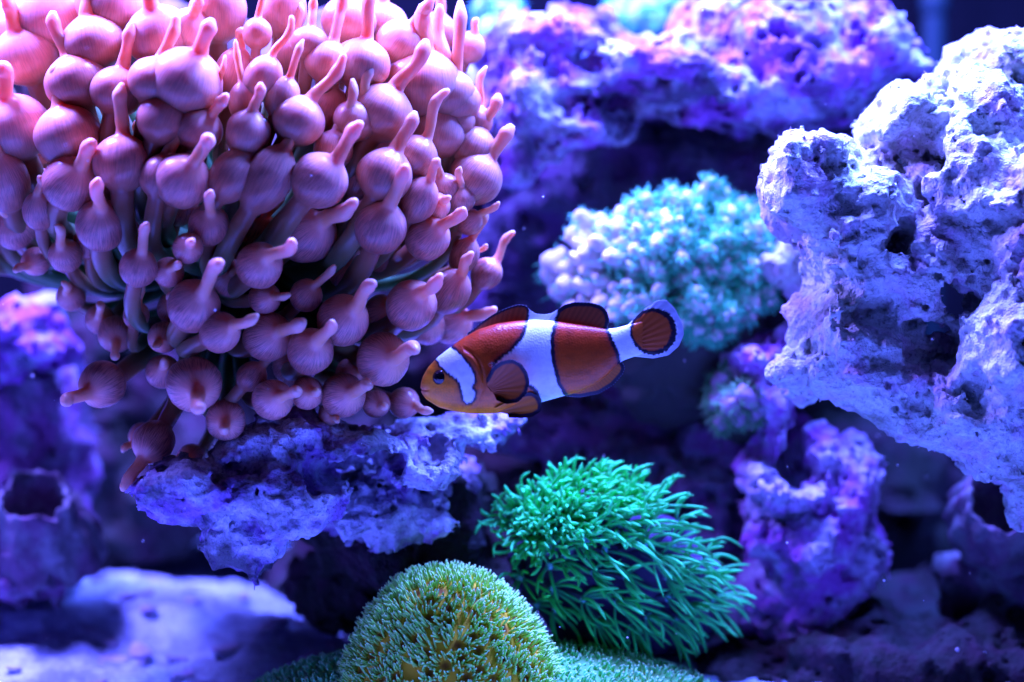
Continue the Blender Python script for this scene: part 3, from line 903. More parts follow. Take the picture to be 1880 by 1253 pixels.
def build_fish():
    base = P(965, 760, 0.0)
    root = thing('clownfish', base, 'orange clownfish with three white bands swimming past the anemone', 'fish')
    TOP = [(772.0, 712), (773, 702), (776, 692), (785, 676), (800, 659), (815, 647), (828, 637), (850, 621), (878, 605), (912, 594), (947, 589), (980, 587), (1016, 589), (1050, 594), (1085, 599), (1113, 604), (1130, 603), (1145, 599), (1160, 595), (1180, 590)]
    BOT = [(772.0, 712), (773, 719), (776, 725), (783, 734), (806, 748), (835, 756), (869, 760), (912, 759), (960, 750), (996, 738), (1036, 727), (1064, 720), (1090, 708), (1115, 690), (1139, 665), (1150, 660), (1162, 656), (1180, 650)]
    TH = [(772, 0.0), (774, 0.10), (779, 0.2), (790, 0.31), (810, 0.43), (850, 0.58), (900, 0.65), (950, 0.62), (1000, 0.54), (1050, 0.43), (1100, 0.31), (1140, 0.20), (1180, 0.07)]
    u = np.linspace(0, 1, 330)
    xs = 772 + (1180 - 772) * (u ** 1.5 * 0.55 + 0.45 * u)
    def sm_interp(x, T):
        T = np.array(T, float)
        xf = np.linspace(772, 1180, 1200)
        yf = np.interp(xf, T[:, 0], T[:, 1])
        kk = np.ones(25) / 25
        ys = np.convolve(np.pad(yf, 12, 'edge'), kk, 'valid')
        w = np.clip((xf - 772) / 30, 0, 1)
        return np.interp(x, xf, yf * (1 - w) + ys * w)
    top, bot = sm_interp(xs, TOP), sm_interp(xs, BOT)
    th = sm_interp(xs, TH)
    m = 120
    a = np.linspace(0, 2 * np.pi, m, endpoint=False)
    V, PX = [], []
    for x, tp, bt, w in zip(xs, top, bot, th):
        c = (tp + bt) / 2; hh = (bt - tp) / 2
        ca, sa = np.cos(a), np.sin(a)
        py = c - hh * np.sign(sa) * np.abs(sa) ** 0.92
        yy = w * np.sign(ca) * np.abs(ca) ** 0.85
        # gill cover and mouth relief
        for q, yv in zip(py, yy):
            PX.append((x, q)); V.append(P(x, q, 0.0) + np.array([0, yv, 0]))
    V = np.array(V); PX = np.array(PX)
    g = np.hypot(PX[:, 0] - 838, (PX[:, 1] - 695) * 0.85)
    side = np.sign(V[:, 1])
    V[:, 1] -= side * 0.035 * np.exp(-((g - 50) / 3.0) ** 2) * (PX[:, 0] > 850)
    V[:, 1] += side * 0.03 * np.exp(-((g - 44) / 7.0) ** 2) * (PX[:, 0] > 850)
    mouth = np.abs(PX[:, 1] - (716 - (PX[:, 0] - 772) * 0.10))
    V[:, 1] -= side * 0.045 * np.exp(-(mouth / 1.8) ** 2) * np.clip((792 - PX[:, 0]) / 8, 0, 1)
    V[:, 0] += 0.03 * np.exp(-(mouth / 1.6) ** 2) * np.clip((786 - PX[:, 0]) / 10, 0, 1)
    me = mesh_np('fish_body', V - base, grid_faces(len(xs), m))
    col = fish_colour(PX)
    lip = np.clip((790 - PX[:, 0]) / 14, 0, 1)[:, None] * np.clip(1 - np.abs(PX[:, 1] - 716) / 14, 0, 1)[:, None]
    col = col * (1 - 0.5 * lip) + np.array([0.85, 0.45, 0.35]) * 0.5 * lip
    cattr(me, 'col', col)
    obj('body', me, M['fish_skin'], root)

    def fin(name, basel, outl, y0, y1, ns=90, nt=26, rays=22, paint=None, th0=0.05, curve=0.0):
        basel, outl = np.array(basel, float), np.array(outl, float)
        def res(L):
            d = np.concatenate([[0], np.cumsum(np.linalg.norm(np.diff(L, axis=0), axis=1))]); d /= d[-1]
            s = np.linspace(0, 1, ns)
            return np.stack([np.interp(s, d, L[:, 0]), np.interp(s, d, L[:, 1])], 1)
        b, o = res(basel), res(outl)
        for _ in range(3):
            o[1:-1] = (o[:-2] + 2 * o[1:-1] + o[2:]) / 4
        s = np.linspace(0, 1, ns)
        t = np.linspace(0, 1, nt)
        Pp = b[:, None] * (1 - t)[None, :, None] + o[:, None] * t[None, :, None]
        ray = np.cos(s * rays * 2 * np.pi)[:, None] * np.ones(nt)[None]
        half = (th0 * (1 - 0.75 * t))[None] * (0.93 + 0.07 * ray) + 0.004
        Y = (y0 + (y1 - y0) * t)[None] + curve * np.sin(s * np.pi)[:, None] * t[None] + 0.015 * np.sin(s * 9)[:, None] * t[None]
        Vs = []
        for sg in (-1, 1):
            q = np.array([P(x, yy, 0.0) for x, yy in Pp.reshape(-1, 2)])
            q[:, 1] += (Y + sg * half).ravel()
            Vs.append(q)
        n1 = ns * nt
        F = grid_faces(ns, nt, wrap=False)
        rim = np.concatenate([np.arange(nt), np.arange(1, ns) * nt + nt - 1, (ns - 1) * nt + np.arange(nt - 2, -1, -1), np.arange(ns - 2, 0, -1) * nt])
        R = np.stack([rim, np.roll(rim, -1), np.roll(rim, -1) + n1, rim + n1], 1)
        me = mesh_np(name, np.concatenate(Vs) - base, np.concatenate([F, F[:, ::-1] + n1, R]))
        pp = Pp.reshape(-1, 2)
        T = np.ones(ns)[:, None] * t[None]
        SS = s[:, None] * np.ones(nt)[None]
        outd = np.linalg.norm(pp.reshape(ns, nt, 2) - o[:, None], axis=2)
        # distance to the whole outer edge
        od = np.min(np.linalg.norm(pp[:, None] - o[None, ::3], axis=2), axis=1)
        c = paint(pp, T.ravel(), SS.ravel(), od, ray.ravel())
        cattr(me, 'col', np.concatenate([c, c]))
        return obj(name, me, M['fish_fin'], root)

    black = np.array([0.008, 0.007, 0.018]); pale = np.array([0.26, 0.28, 0.36])

    def rimmed(inner, rim, margin, amp=0.25):
        def f(pp, T, SS, od, ray):
            c = np.array(inner)[None] * (1 - amp * 0.5 + amp * 0.5 * ray[:, None])
            k = np.clip((rim + margin - od) / 1.5, 0, 1)[:, None]; c = c * (1 - k) + black * k
            k = np.clip((margin - od) / 1.0, 0, 1)[:, None]; c = c * (1 - k) + pale * k
            return c
        return f

    def dorsal(pp, T, SS, od, ray):
        c = fish_colour(pp)
        b2 = poly_sd(pp, BAND2)
        brown = np.array([0.28, 0.055, 0.014])
        k = np.clip((b2 - 4) / 2, 0, 1)[:, None] * np.clip(T * 3, 0, 1)[:, None]
        c = c * (1 - k) + brown * (0.86 + 0.14 * ray[:, None]) * k
        rim = np.where(pp[:, 0] > 1015, 8.5, 5.0)
        k = np.clip((rim - od) / 1.5, 0, 1)[:, None] * np.clip((b2 + 0.5), 0, 1)[:, None]
        c = c * (1 - k) + black * k
        k = np.clip((1.3 - od), 0, 1)[:, None] * 0.8
        return c * (1 - k) + pale * k
    fin('dorsal_fin', [(858, 622), (880, 609), (912, 600), (947, 596), (980, 594), (1016, 596), (1050, 601), (1085, 606), (1113, 612)],
        [(858, 612), (868, 606), (880, 595), (905, 578), (930, 566), (950, 560), (966, 561), (974, 571), (985, 577), (1000, 578), (1012, 576), (1022, 570), (1036, 560), (1056, 555), (1085, 556), (1105, 562), (1115, 573), (1119, 588), (1115, 606)],
        0, 0.04, ns=150, rays=30, paint=dorsal)
    fin('anal_fin', [(1040, 720), (1064, 714), (1090, 702), (1115, 684), (1137, 660)],
        [(1036, 728), (1064, 731), (1100, 724), (1126, 708), (1144, 688), (1148, 676), (1141, 661)], 0, 0.05, paint=rimmed((0.52, 0.12, 0.006), 6.5, 1.6))

    def tailp(pp, T, SS, od, ray):
        c = fish_colour(pp)
        k = np.clip(T * 1.1 - 0.15, 0, 1)[:, None] * (np.hypot(pp[:, 0] - 1200, pp[:, 1] - 609) > 44)[:, None] * 0.55
        c = c * (1 - k) + pale * k
        return c * (0.93 + 0.07 * ray[:, None])
    fin('tail_fin', [(1150, 601), (1152, 615), (1153, 630), (1152, 645), (1150, 656)],
        [(1150, 600), (1166, 584), (1180, 571), (1206, 553), (1224, 551), (1240, 568), (1252, 592), (1256, 614), (1247, 636), (1228, 653), (1200, 659), (1164, 655)], 0, 0.05, ns=140, nt=60, rays=16, paint=tailp, th0=0.06)
    for sgn in (-1, 1):
        fin('pectoral_fin', [(894, 702), (897, 708), (901, 713), (906, 717)],
            [(893, 690), (903, 670), (920, 657), (940, 653), (957, 661), (968, 677), (972, 695), (966, 716), (952, 731), (930, 735), (912, 728)], sgn * 0.60, sgn * 0.92, rays=14,
            paint=rimmed((0.44, 0.085, 0.006), 8.0, 0.4, 0.22), th0=0.04, curve=sgn * 0.12)
        fin('pelvic_fin', [(902, 748), (912, 752), (922, 756), (932, 758)],
            [(912, 744), (940, 730), (962, 718), (975, 716), (988, 724), (995, 738), (992, 752), (978, 761), (958, 764), (934, 763)], sgn * 0.22, sgn * 0.5, rays=10,
            paint=rimmed((0.58, 0.16, 0.006), 8.0, 0.0, 0.25), th0=0.04)
        # eye
        n, mm = 20, 28
        c = P(809, 691, 0.0)
        th_e = np.interp(809, [t[0] for t in TH], [t[1] for t in TH])
        R = 14 * S(0)
        V, = [[]]
        for i in range(n):
            f = np.pi * i / (n - 1)
            for j in range(mm):
                g2 = 2 * np.pi * j / mm
                V.append([R * math.sin(f) * math.cos(g2), -sgn * -0.55 * R * math.cos(f), R * math.sin(f) * math.sin(g2)])
        V = np.array(V) + c - base + np.array([0, sgn * (th_e * 0.86), 0])
        eo = obj('eye', mesh_np('eye', V, grid_faces(n, mm)), M['eye'], root)
        c0 = c - base + np.array([0, sgn * th_e * 0.86, 0])
        Vp = (V - c0) * np.array([0.70, 0.9, 0.70]) + c0 + np.array([0, sgn * 0.022, 0])
        obj('pupil', mesh_np('pupil', Vp, grid_faces(n, mm)), M['pupil'], eo)


build_fish()


# ------------------------------------------------------------------ bushy stub coral
def stub_mesh(A, Bp, r0, r1, flat, rs, pink, skin):
    L = np.linalg.norm(Bp - A)
    n, m = 22, 20
    t = np.linspace(0, 1, n)
    bend = rs.normal(size=3) * 0.06 * L
    C = A + (Bp - A) * t[:, None] + bend * np.sin(t * np.pi)[:, None]
    R = r0 + (r1 - r0) * t
    R = R * np.where(t > 0.72, np.sqrt(np.clip(1 - ((t - 0.72) / 0.2803) ** 2, 0.0004, 1)), 1)
    T, N, Bn = frames(C)
    a = np.linspace(0, 2 * np.pi, m, endpoint=False)
    V = C[:, None] + (N[:, None] * np.cos(a)[None, :, None] * flat + Bn[:, None] * np.sin(a)[None, :, None] / flat) * R[:, None, None]
    V = V.reshape(-1, 3)
    cen = C.repeat(m, 0)
    dv = V - cen; ln = np.linalg.norm(dv, axis=1)[:, None] + 1e-6
    nrm = dv / ln + 0.8 * T.repeat(m, 0) * np.clip((t.repeat(m)[:, None] - 0.75) * 4, 0, 1)
    nrm /= np.linalg.norm(nrm, axis=1)[:, None]
    b = np.clip(pits(V.astype(np.float32), 0.30, 0.10, 0.17, 0.9, int(rs.integers(999))), 0, 1)
    V = V + nrm * (b * 0.9)[:, None]
    tt = t.repeat(m)
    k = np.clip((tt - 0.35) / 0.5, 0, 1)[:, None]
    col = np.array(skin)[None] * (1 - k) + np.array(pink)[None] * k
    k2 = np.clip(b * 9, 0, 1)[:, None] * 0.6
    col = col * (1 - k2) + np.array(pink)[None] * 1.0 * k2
    return V, grid_faces(n, m), nrm, tt, col


def fuzz(points, normals, ln, rad, rs, colour, bag, cols):
    for p, nm in zip(points, normals):
        d = nm + rs.normal(size=3) * 0.35; d /= np.linalg.norm(d)
        u = np.cross(d, [0.2, 0.3, 0.9]); u /= np.linalg.norm(u); v = np.cross(d, u)
        l = ln * rs.uniform(0.6, 1.3)
        ring = [u, -0.5 * u + 0.87 * v, -0.5 * u - 0.87 * v]
        V = np.array([p + rad * q for q in ring] + [p + d * l + rad * 0.55 * q for q in ring])
        F = np.array([[0, 1, 4, 3], [1, 2, 5, 4], [2, 0, 3, 5], [3, 4, 5, 5]])
        bag.add(V, F)
        c = np.array(colour) * rs.uniform(0.7, 1.2)
        cols.append(np.repeat(c[None], 6, 0))


def quads_obj(name, V, F, mat, parent, smooth=True):
    """F rows may repeat their last index to mean a triangle"""
    tri = F[:, 2] == F[:, 3]
    me = mesh_mixed(name, V, F[~tri], F[tri], smooth)
    return me


def build_stub_coral(label, tips, centre, rs, spread, fuzz_from, per, group=None, y_front=7.0, r=(0.30, 0.42), depth=2.2, cname='stub_coral', pink=(0.80, 0.52, 0.52), skin=(0.22, 0.22, 0.26), fz=(0.05, 0.50, 0.26), extra_core=True):
    cpx, cpy, cy = centre
    root0 = P(cpx, cpy, cy)
    base = root0 + np.array([0, 0, -1.0])
    o = thing(cname, base, label, 'coral', group)
    if extra_core:
        V, Q = rock_mesh([(cpx, cpy, cy, spread[0] * 0.72, spread[1] * 0.72, depth * 0.8), (cpx, cpy + spread[1] * 0.5, cy + 0.5, spread[0] * 0.5, spread[1] * 0.6, depth * 0.8)],
                         h=0.14, k=0.5, warp=0.2, rough=0.2, pit=0.15, seed=61)
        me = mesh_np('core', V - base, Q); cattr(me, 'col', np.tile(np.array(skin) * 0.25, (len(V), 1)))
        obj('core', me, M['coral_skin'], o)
    bag, cols = Bag(), []
    for (px, py) in tips:
        u, v = (px - cpx) / spread[0], (py - cpy) / spread[1]
        yy = cy - depth * math.sqrt(max(1 - min(u * u + v * v, 1), 0.02)) + rs.normal() * 0.12
        Tp = P(px, py, yy)
        A = root0 + (Tp - root0) * 0.35 + np.array([0, 0.3, -0.2])
        d = (Tp - A) / np.linalg.norm(Tp - A)
        A = Tp - d * min(np.linalg.norm(Tp - A), rs.uniform(1.5, 2.0))
        Tp = Tp + np.array([0, 0, rs.uniform(0.0, 0.35)])
        r1 = rs.uniform(*r)
        V, F, nm, tt, col = stub_mesh(A, Tp, r1 * 0.72, r1, rs.uniform(0.8, 1.25), rs, pink, skin)
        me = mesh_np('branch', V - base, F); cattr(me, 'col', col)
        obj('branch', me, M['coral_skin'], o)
        f = np.clip((px - fuzz_from[0]) / (fuzz_from[1] - fuzz_from[0]), 0.06, 1)
        cand = np.where((tt > 0.30) & (tt < 0.985))[0]
        sel = rs.choice(cand, int(per * f))
        fuzz(V[sel] + rs.normal(size=(len(sel), 3)) * 0.02, nm[sel], 0.24, 0.021, rs, fz, bag, cols)
    V, F = bag.arrays()
    me = quads_obj('polyp_fuzz', V - base, F, None, None, True)
    cattr(me, 'col', np.concatenate(cols))
    fo = obj('polyp_fuzz', me, M['polyp_skin'], o); fo['kind'] = 'stuff'
    return o


CT = [(440, 350), (570, 360), (680, 330), (820, 350), (910, 390), (1000, 260), (1240, 170), (1290, 175), (970, 190), (1460, 290), (1610, 320), (1540, 300), (1370, 350), (1150, 320), (1150, 430), (1050, 480),
      (965, 460), (1270, 500), (1360, 490), (1470, 480), (880, 560), (690, 590), (590, 540), (480, 450), (230, 470), (260, 610), (300, 700), (480, 640), (650, 770), (830, 730), (1050, 590), (1260, 610),
      (1430, 620), (1230, 740), (1350, 710), (1550, 790), (1670, 790), (1600, 910), (1550, 720), (860, 860), (540, 910), (680, 920), (1140, 910), (1060, 980), (1280, 920), (1470, 990), (1240, 1130),
      (270, 850), (150, 870), (170, 780), (120, 650), (290, 380), (780, 280), (700, 470), (820, 470), (380, 560), (400, 800), (420, 930), (960, 640), (1120, 760), (1640, 640), (1600, 500), (1640, 430), (170, 960),
      (760, 1010), (900, 1060), (1380, 1060), (1000, 360), (1080, 390), (590, 690), (740, 660), (360, 680), (1500, 880), (560, 450), (1380, 560), (1700, 700), (1100, 1090), (1180, 1010), (1330, 1150), (1420, 1110), (640, 1060), (520, 1040), (300, 980), (1560, 1000), (1150, 1180), (1290, 1220), (1000, 1130), (1660, 900), (60, 760), (220, 1040)]
rs_c = np.random.default_rng(21)
build_stub_coral('pale lilac and teal bushy coral of stubby branches behind the fish tail', [(980 + x / 3.76 + dx, 300 + y / 3.76 + dy) for x, y in CT for dx, dy in ((0, 0), (rs_c.normal() * 10, 14 + rs_c.normal() * 6))], (1235, 540, 8.2), rs_c, (240, 225), (1060, 1330), 260, r=(0.19, 0.31), pink=(0.66, 0.60, 0.50), skin=(0.20, 0.20, 0.18), fz=(0.07, 0.62, 0.26))
build_stub_coral('small olive green tufted coral on the magenta rock', [(1320, 700), (1350, 690), (1385, 705), (1310, 735), (1340, 745), (1375, 745), (1398, 735), (1325, 770), (1360, 775), (1390, 765)],
                 (1352, 740, 7.2), rs_c, (70, 60), (1000, 1100), 220, depth=1.5, r=(0.30, 0.40), pink=(0.40, 0.26, 0.34), skin=(0.10, 0.12, 0.08), fz=(0.10, 0.32, 0.12))
build_stub_coral('far blurred teal coral clump above the violet ledge', [(1120, 20), (1150, 5), (1185, 15), (1215, 0), (1240, 22), (1165, 35), (1205, 40), (1135, -15), (1180, -20), (1225, -25)],
                 (1185, 30, 16.0), rs_c, (80, 60), (900, 1000), 130, depth=2.0, r=(0.35, 0.5), pink=(0.35, 0.75, 0.70), skin=(0.14, 0.40, 0.36), fz=(0.06, 0.55, 0.4))
build_stub_coral('far blurred blue green coral sprig beside the upright anemone tips', [(885, 15), (905, 0), (930, 20), (950, 5), (915, 45), (890, 60), (945, 45), (900, -25), (935, -20)],
                 (915, 50, 15.0), rs_c, (60, 80), (800, 850), 100, depth=1.6, r=(0.3, 0.42), pink=(0.30, 0.60, 0.66), skin=(0.10, 0.28, 0.30), fz=(0.06, 0.45, 0.4))


# ------------------------------------------------------------------ green star polyps
def polyp_mesh(c, d, rs, L, n_arm=8, droop=0.0, flow=(0, 0, 0)):
    d = d / np.linalg.norm(d)
    u = np.cross(d, [0.1, 0.2, 0.95]); u /= np.linalg.norm(u) + 1e-9; v = np.cross(d, u)
    bag, cols = Bag(), []
    flow = np.array(flow)
    # short stem and mouth disc
    st = c - d * 0.9
    C = st + (c - st) * np.linspace(0, 1, 5)[:, None]
    V, F = tube(C, np.array([0.10, 0.09, 0.08, 0.09, 0.11]), 6); bag.add(V, F)
    cols.append(np.tile([0.10, 0.10, 0.16], (len(V), 1)))
    C = c + d * np.linspace(-0.02, 0.07, 4)[:, None]
    V, F = tube(C, np.array([0.12, 0.13, 0.09, 0.01]), 8); bag.add(V, F)
    cols.append(np.tile([0.22, 0.62, 0.60], (len(V), 1)))
    tw = rs.uniform(0, 6.28)
    for k in range(n_arm):
        a = tw + 2 * np.pi * k / n_arm + rs.normal() * 0.12
        out = u * math.cos(a) + v * math.sin(a)
        open_ = rs.uniform(0.35, 0.95)
        l = L * rs.uniform(0.75, 1.15)
        t = np.linspace(0, 1, 9)
        curl = rs.normal() * 0.22
        C = c + out[None] * 0.07 + (d * l * (1 - 0.35 * open_))[None] * t[:, None] + (out * l * open_ * 0.8)[None] * (t ** 0.8)[:, None] \
            + (flow * l * 0.55)[None] * (t ** 1.7)[:, None] + np.array([0, 0, -droop * l])[None] * (t ** 2)[:, None] + np.cross(out, d)[None] * (curl * l * np.sin(t * np.pi * 0.8))[:, None]
        w = rs.uniform(0.040, 0.054)
        R = w * np.interp(t, [0, 0.15, 0.7, 0.92, 1.0], [0.7, 0.85, 1.0, 0.85, 0.08])
        V, F = tube(C, R, 6); bag.add(V, F)
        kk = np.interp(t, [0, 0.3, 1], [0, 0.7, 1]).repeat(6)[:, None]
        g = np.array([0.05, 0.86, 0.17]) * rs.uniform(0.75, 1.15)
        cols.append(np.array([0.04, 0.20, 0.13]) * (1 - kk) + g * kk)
    V, F = bag.arrays()
    return V, F, np.concatenate(cols)


def build_star_polyps():
    rs = np.random.default_rng(33)
    base = P(1130, 1180, 4.5)
    o = thing('star_polyps', base, 'green star polyp colony with waving grassy arms on a dark rock', 'coral')
    V, Q = rock_mesh([(1080, 990, 5.0, 130, 86, 1.8), (1190, 1040, 5.0, 120, 70, 1.8), (1040, 1060, 5.0, 90, 70, 1.7), (1130, 1130, 5.2, 130, 60, 1.6), (1180, 1130, 7.5, 150, 70, 2)],
                     h=0.13, k=0.6, warp=0.3, rough=0.25, pit=0.2, seed=66)
    me = mesh_np('mat', V - base, Q); cattr(me, 'col', np.tile([0.05, 0.035, 0.08], (len(V), 1)))
    obj('mat', me, M['coral_skin'], o)
    items = []
    # dense crest: short arms, closely packed
    crest = [(925, 955), (945, 925), (1000, 895), (1060, 880), (1105, 868), (1150, 890), (1175, 930), (1150, 970), (1060, 1000), (990, 1015), (940, 1000)]
    n = 0
    while n < 80:
        px, py = rs.uniform(920, 1180), rs.uniform(865, 1015)
        if poly_sd(np.array([[px, py]]), crest)[0] > 0: continue
        u, v = (px - 1060) / 175, (py - 1000) / 150
        y = 5.2 - 2.5 * math.sqrt(max(0.05, 1 - u * u - v * v))
        d = np.array([u * 1.0 + 0.12, -0.6, -v * 0.8 + 0.25])
        items.append((px, py, y, d, rs.uniform(0.75, 1.1), (0.3, 0, 0.1))); n += 1
    for (px, py, dx, dz, dyv, L) in [
        (1036, 1022, 0.9, 0.1, -0.7, 1.25), (1154, 988, 1.0, 0.15, -0.5, 1.3), (1238, 1004, 0.9, 0.55, -0.4, 1.15), (1205, 1030, 1.0, -0.2, -0.5, 1.35), (1071, 1100, 0.8, -0.25, -0.8, 1.3), (985, 1112, 0.6, -0.3, -0.9, 1.2),
        (1132, 1106, 0.9, -0.2, -0.7, 1.3), (1190, 1132, 0.7, -0.7, -0.7, 1.3), (1286, 1070, 1.0, -0.05, -0.5, 1.2), (1268, 1112, 0.9, -0.5, -0.6, 1.2), (1098, 1138, 0.5, -0.8, -0.7, 1.1), (1226, 1098, 1.0, 0.1, -0.7, 1.25),
        (955, 1062, -0.2, 0.1, -0.9, 1.05), (1165, 934, 0.7, 0.9, -0.4, 1.3), (1205, 925, 0.6, 0.9, -0.3, 1.2), (1014, 1082, 0.4, -0.1, -1.0, 1.15), (1110, 1010, 0.9, 0.1, -0.7, 1.3), (1185, 965, 0.9, 0.5, -0.4, 1.3),
        (1010, 1040, 0.2, 0.1, -1.0, 1.1), (1090, 1050, 0.8, -0.1, -0.8, 1.1), (1290, 1030, 1.0, 0.1, -0.3, 1.1), (1245, 960, 0.9, 0.6, -0.2, 1.05), (960, 1010, -0.4, 0.2, -0.9, 1.1), (950, 960, -0.6, 0.5, -0.7, 1.1),
        (1185, 1000, 1.0, 0.3, -0.5, 1.2), (1225, 1060, 1.0, 0.0, -0.6, 1.25), (1255, 1040, 1.0, 0.25, -0.4, 1.2), (1310, 1100, 0.9, -0.3, -0.4, 1.1), (1160, 1150, 0.4, -0.8, -0.6, 1.1), (1240, 1140, 0.8, -0.6, -0.5, 1.2), (1020, 1120, 0.6, -0.5, -0.8, 1.1), (1060, 985, 0.6, 0.2, -0.9, 1.15), (1150, 1060, 0.9, -0.1, -0.7, 1.0), (970, 1150, 0.5, -0.5, -0.7, 1.0)]:
        y = 5.0 - 2.2 * math.sqrt(max(0.05, 1 - ((px - 1110) / 215) ** 2 - ((py - 1030) / 190) ** 2))
        items.append((px, py, y, np.array([dx, dyv, dz]), L * 1.0, (0.25, 0, -0.05)))
    for px, py, y, d, L, fl in items:
        V, F, c = polyp_mesh(P(px, py, y), d + rs.normal(size=3) * 0.12, rs, L, flow=fl, droop=rs.uniform(0.05, 0.3))
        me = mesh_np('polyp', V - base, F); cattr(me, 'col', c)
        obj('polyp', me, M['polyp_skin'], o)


build_star_polyps()


# ------------------------------------------------------------------ the golden green dome coral in front
def build_dome_coral():
    rs = np.random.default_rng(44)
    yc = 1.2
    axis = P(838, 1253, yc)
    s = S(yc)
    prof = [(1056, 0), (1058, 28), (1066, 62), (1080, 88), (1100, 112), (1144, 150), (1187, 175), (1239, 197), (1300, 214), (1380, 222)]
    zz = [P(838, p, yc)[2] for p, _ in prof]; rr = [q * s for _, q in prof]
    base = np.array([axis[0], yc, zz[-1]])
    o = thing('dome_coral', base, 'golden domed coral bristling with short turquoise tentacles in front of all', 'coral')
    n, m = 110, 220
    tpar = np.linspace(0, 1, n)
    cum = np.concatenate([[0], np.cumsum(np.hypot(np.diff(rr), np.diff(zz)))]); cum /= cum[-1]
    R = np.interp(tpar, cum, rr); Z = np.interp(tpar, cum, zz)
    for _ in range(4):
        R[1:-1] = (R[:-2] + 2 * R[1:-1] + R[2:]) / 4; Z[1:-1] = (Z[:-2] + 2 * Z[1:-1] + Z[2:]) / 4
    shift = np.interp(Z, [Z[-1], Z[0]], [0, -20 * s])
    a = np.linspace(0, 2 * np.pi, m, endpoint=False)
    V = np.stack([axis[0] + shift[:, None] + R[:, None] * np.cos(a), yc + R[:, None] * np.sin(a) * 0.95, Z[:, None] + 0 * a[None]], -1).reshape(-1, 3)
    V[:, :] += (0.07 * fbm(V.astype(np.float32), 1.6, 2, 8))[:, None] * np.array([0.6, 0.6, 0.4])
    me = mesh_np('dome', V - base, grid_faces(n, m)[:, ::-1])
    dome_me, dome_V = me, V
    obj('dome', me, M['coral_skin'], o)

    def bristles(name, pts, nrms, L, w, bend_f, green, gold, tipc, parent, seed):
        q = pts.astype(np.float32)
        tilt = np.stack([fbm(q, 1.15, 2, seed + k) for k in range(3)], 1)
        gapn = fbm(q, 2.6, 2, seed + 9)
        Vs, Fs, Cs = [], [], []
        nk, mm = 6, 4
        t = np.linspace(0, 1, nk)
        N = len(pts)
        d0 = nrms + tilt * 0.3 + rs.normal(size=(N, 3)) * 0.12
        d0 /= np.linalg.norm(d0, axis=1)[:, None]
        d1 = d0 + np.array(bend_f)[None] + tilt * 0.35 + rs.normal(size=(N, 3)) * 0.2
        d1 /= np.linalg.norm(d1, axis=1)[:, None]
        l = L * rs.uniform(0.7, 1.25, N) * (1 - 0.25 * np.clip(gapn, 0, 1))
        C = pts[:, None] - nrms[:, None] * 0.02 + d0[:, None] * (l[:, None] * (t - 0.5 * t * t)[None])[..., None] + d1[:, None] * (l[:, None] * (0.5 * t * t)[None])[..., None]
        rad = w * np.array([1.15, 1.05, 0.95, 0.85, 0.8, 0.45])
        u = np.cross(d0, [0.31, 0.17, 0.93]); u /= np.linalg.norm(u, axis=1)[:, None]; v = np.cross(d0, u)
        an = np.linspace(0, 2 * np.pi, mm, endpoint=False)
        ring = u[:, None] * np.cos(an)[None, :, None] + v[:, None] * np.sin(an)[None, :, None]
        V = C[:, :, None] + ring[:, None] * rad[None, :, None, None]
        V = V.reshape(-1, 3)
        F = (grid_faces(nk, mm)[None] + (np.arange(N) * nk * mm)[:, None, None]).reshape(-1, 4)
        kt = np.interp(t, [0, 0.30, 0.8, 0.88, 1], [0, 0.85, 1, 1, 1])[None, :, None]
        tp = np.interp(t, [0, 0.82, 0.95, 1], [0, 0, 1, 1])[None, :, None]
        gr = np.array(green)[None] * rs.uniform(0.7, 1.2, (N, 1)); 
        c = np.array(gold)[None, None] * (1 - kt) + gr[:, None] * kt
        c = c * (1 - tp) + np.array(tipc)[None, None] * tp
        c = np.repeat(c[:, :, None], mm, 2).reshape(-1, 3)
        capF = (np.array([[(nk - 1) * mm, (nk - 1) * mm + 1, (nk - 1) * mm + 2, (nk - 1) * mm + 3]])[None] + (np.arange(N) * nk * mm)[:, None, None]).reshape(-1, 4)
        me = mesh_np(name, V - base, np.concatenate([F, capF])); cattr(me, 'col', c)
        bo = obj(name, me, M['polyp_skin'], parent); bo['kind'] = 'stuff'
        return bo
    # corallites spread evenly over the dome, each a ring of tentacles round a brown pit
    NP, NT_ = 360, 18
    area = np.cumsum(R[:-1] * np.hypot(np.diff(R), np.diff(Z))); area /= area[-1]
    g = (np.arange(NP) + 0.5) / NP
    tp = np.interp(g, np.concatenate([[0], area]), tpar)
    ph = np.arange(NP) * 2.399963 + rs.normal(size=NP) * 0.05
    Rp, Zp, Sp = np.interp(tp, tpar, R), np.interp(tp, tpar, Z), np.interp(tp, tpar, shift)
    dR, dZ = np.interp(tp, tpar, np.gradient(R)), np.interp(tp, tpar, np.gradient(Z))
    nl = np.hypot(dR, dZ) + 1e-9
    nr, nzv = -dZ / nl, dR / nl
    cen = np.stack([axis[0] + Sp + Rp * np.cos(ph), yc + Rp * np.sin(ph) * 0.95, Zp], 1)
    cn = np.stack([nr * np.cos(ph), nr * np.sin(ph), nzv], 1)
    pts, nrm = [], []
    for c, nn in zip(cen, cn):
        u = np.cross(nn, [0.1, 0.3, 0.9]); u /= np.linalg.norm(u); v = np.cross(nn, u)
        q = rs.uniform(0.85, 1.12)
        for k in range(NT_):
            a_ = 2 * np.pi * (k + rs.uniform(-0.3, 0.3)) / NT_
            out = u * math.cos(a_) + v * math.sin(a_)
            rr_ = q * rs.uniform(0.15, 0.27)
            pts.append(c + out * rr_ - nn * 0.3 * rr_ * rr_)
            nrm.append(nn + out * rs.uniform(-0.15, 0.55))
    pts, nrm = np.array(pts), np.array(nrm); nrm /= np.linalg.norm(nrm, axis=1)[:, None]
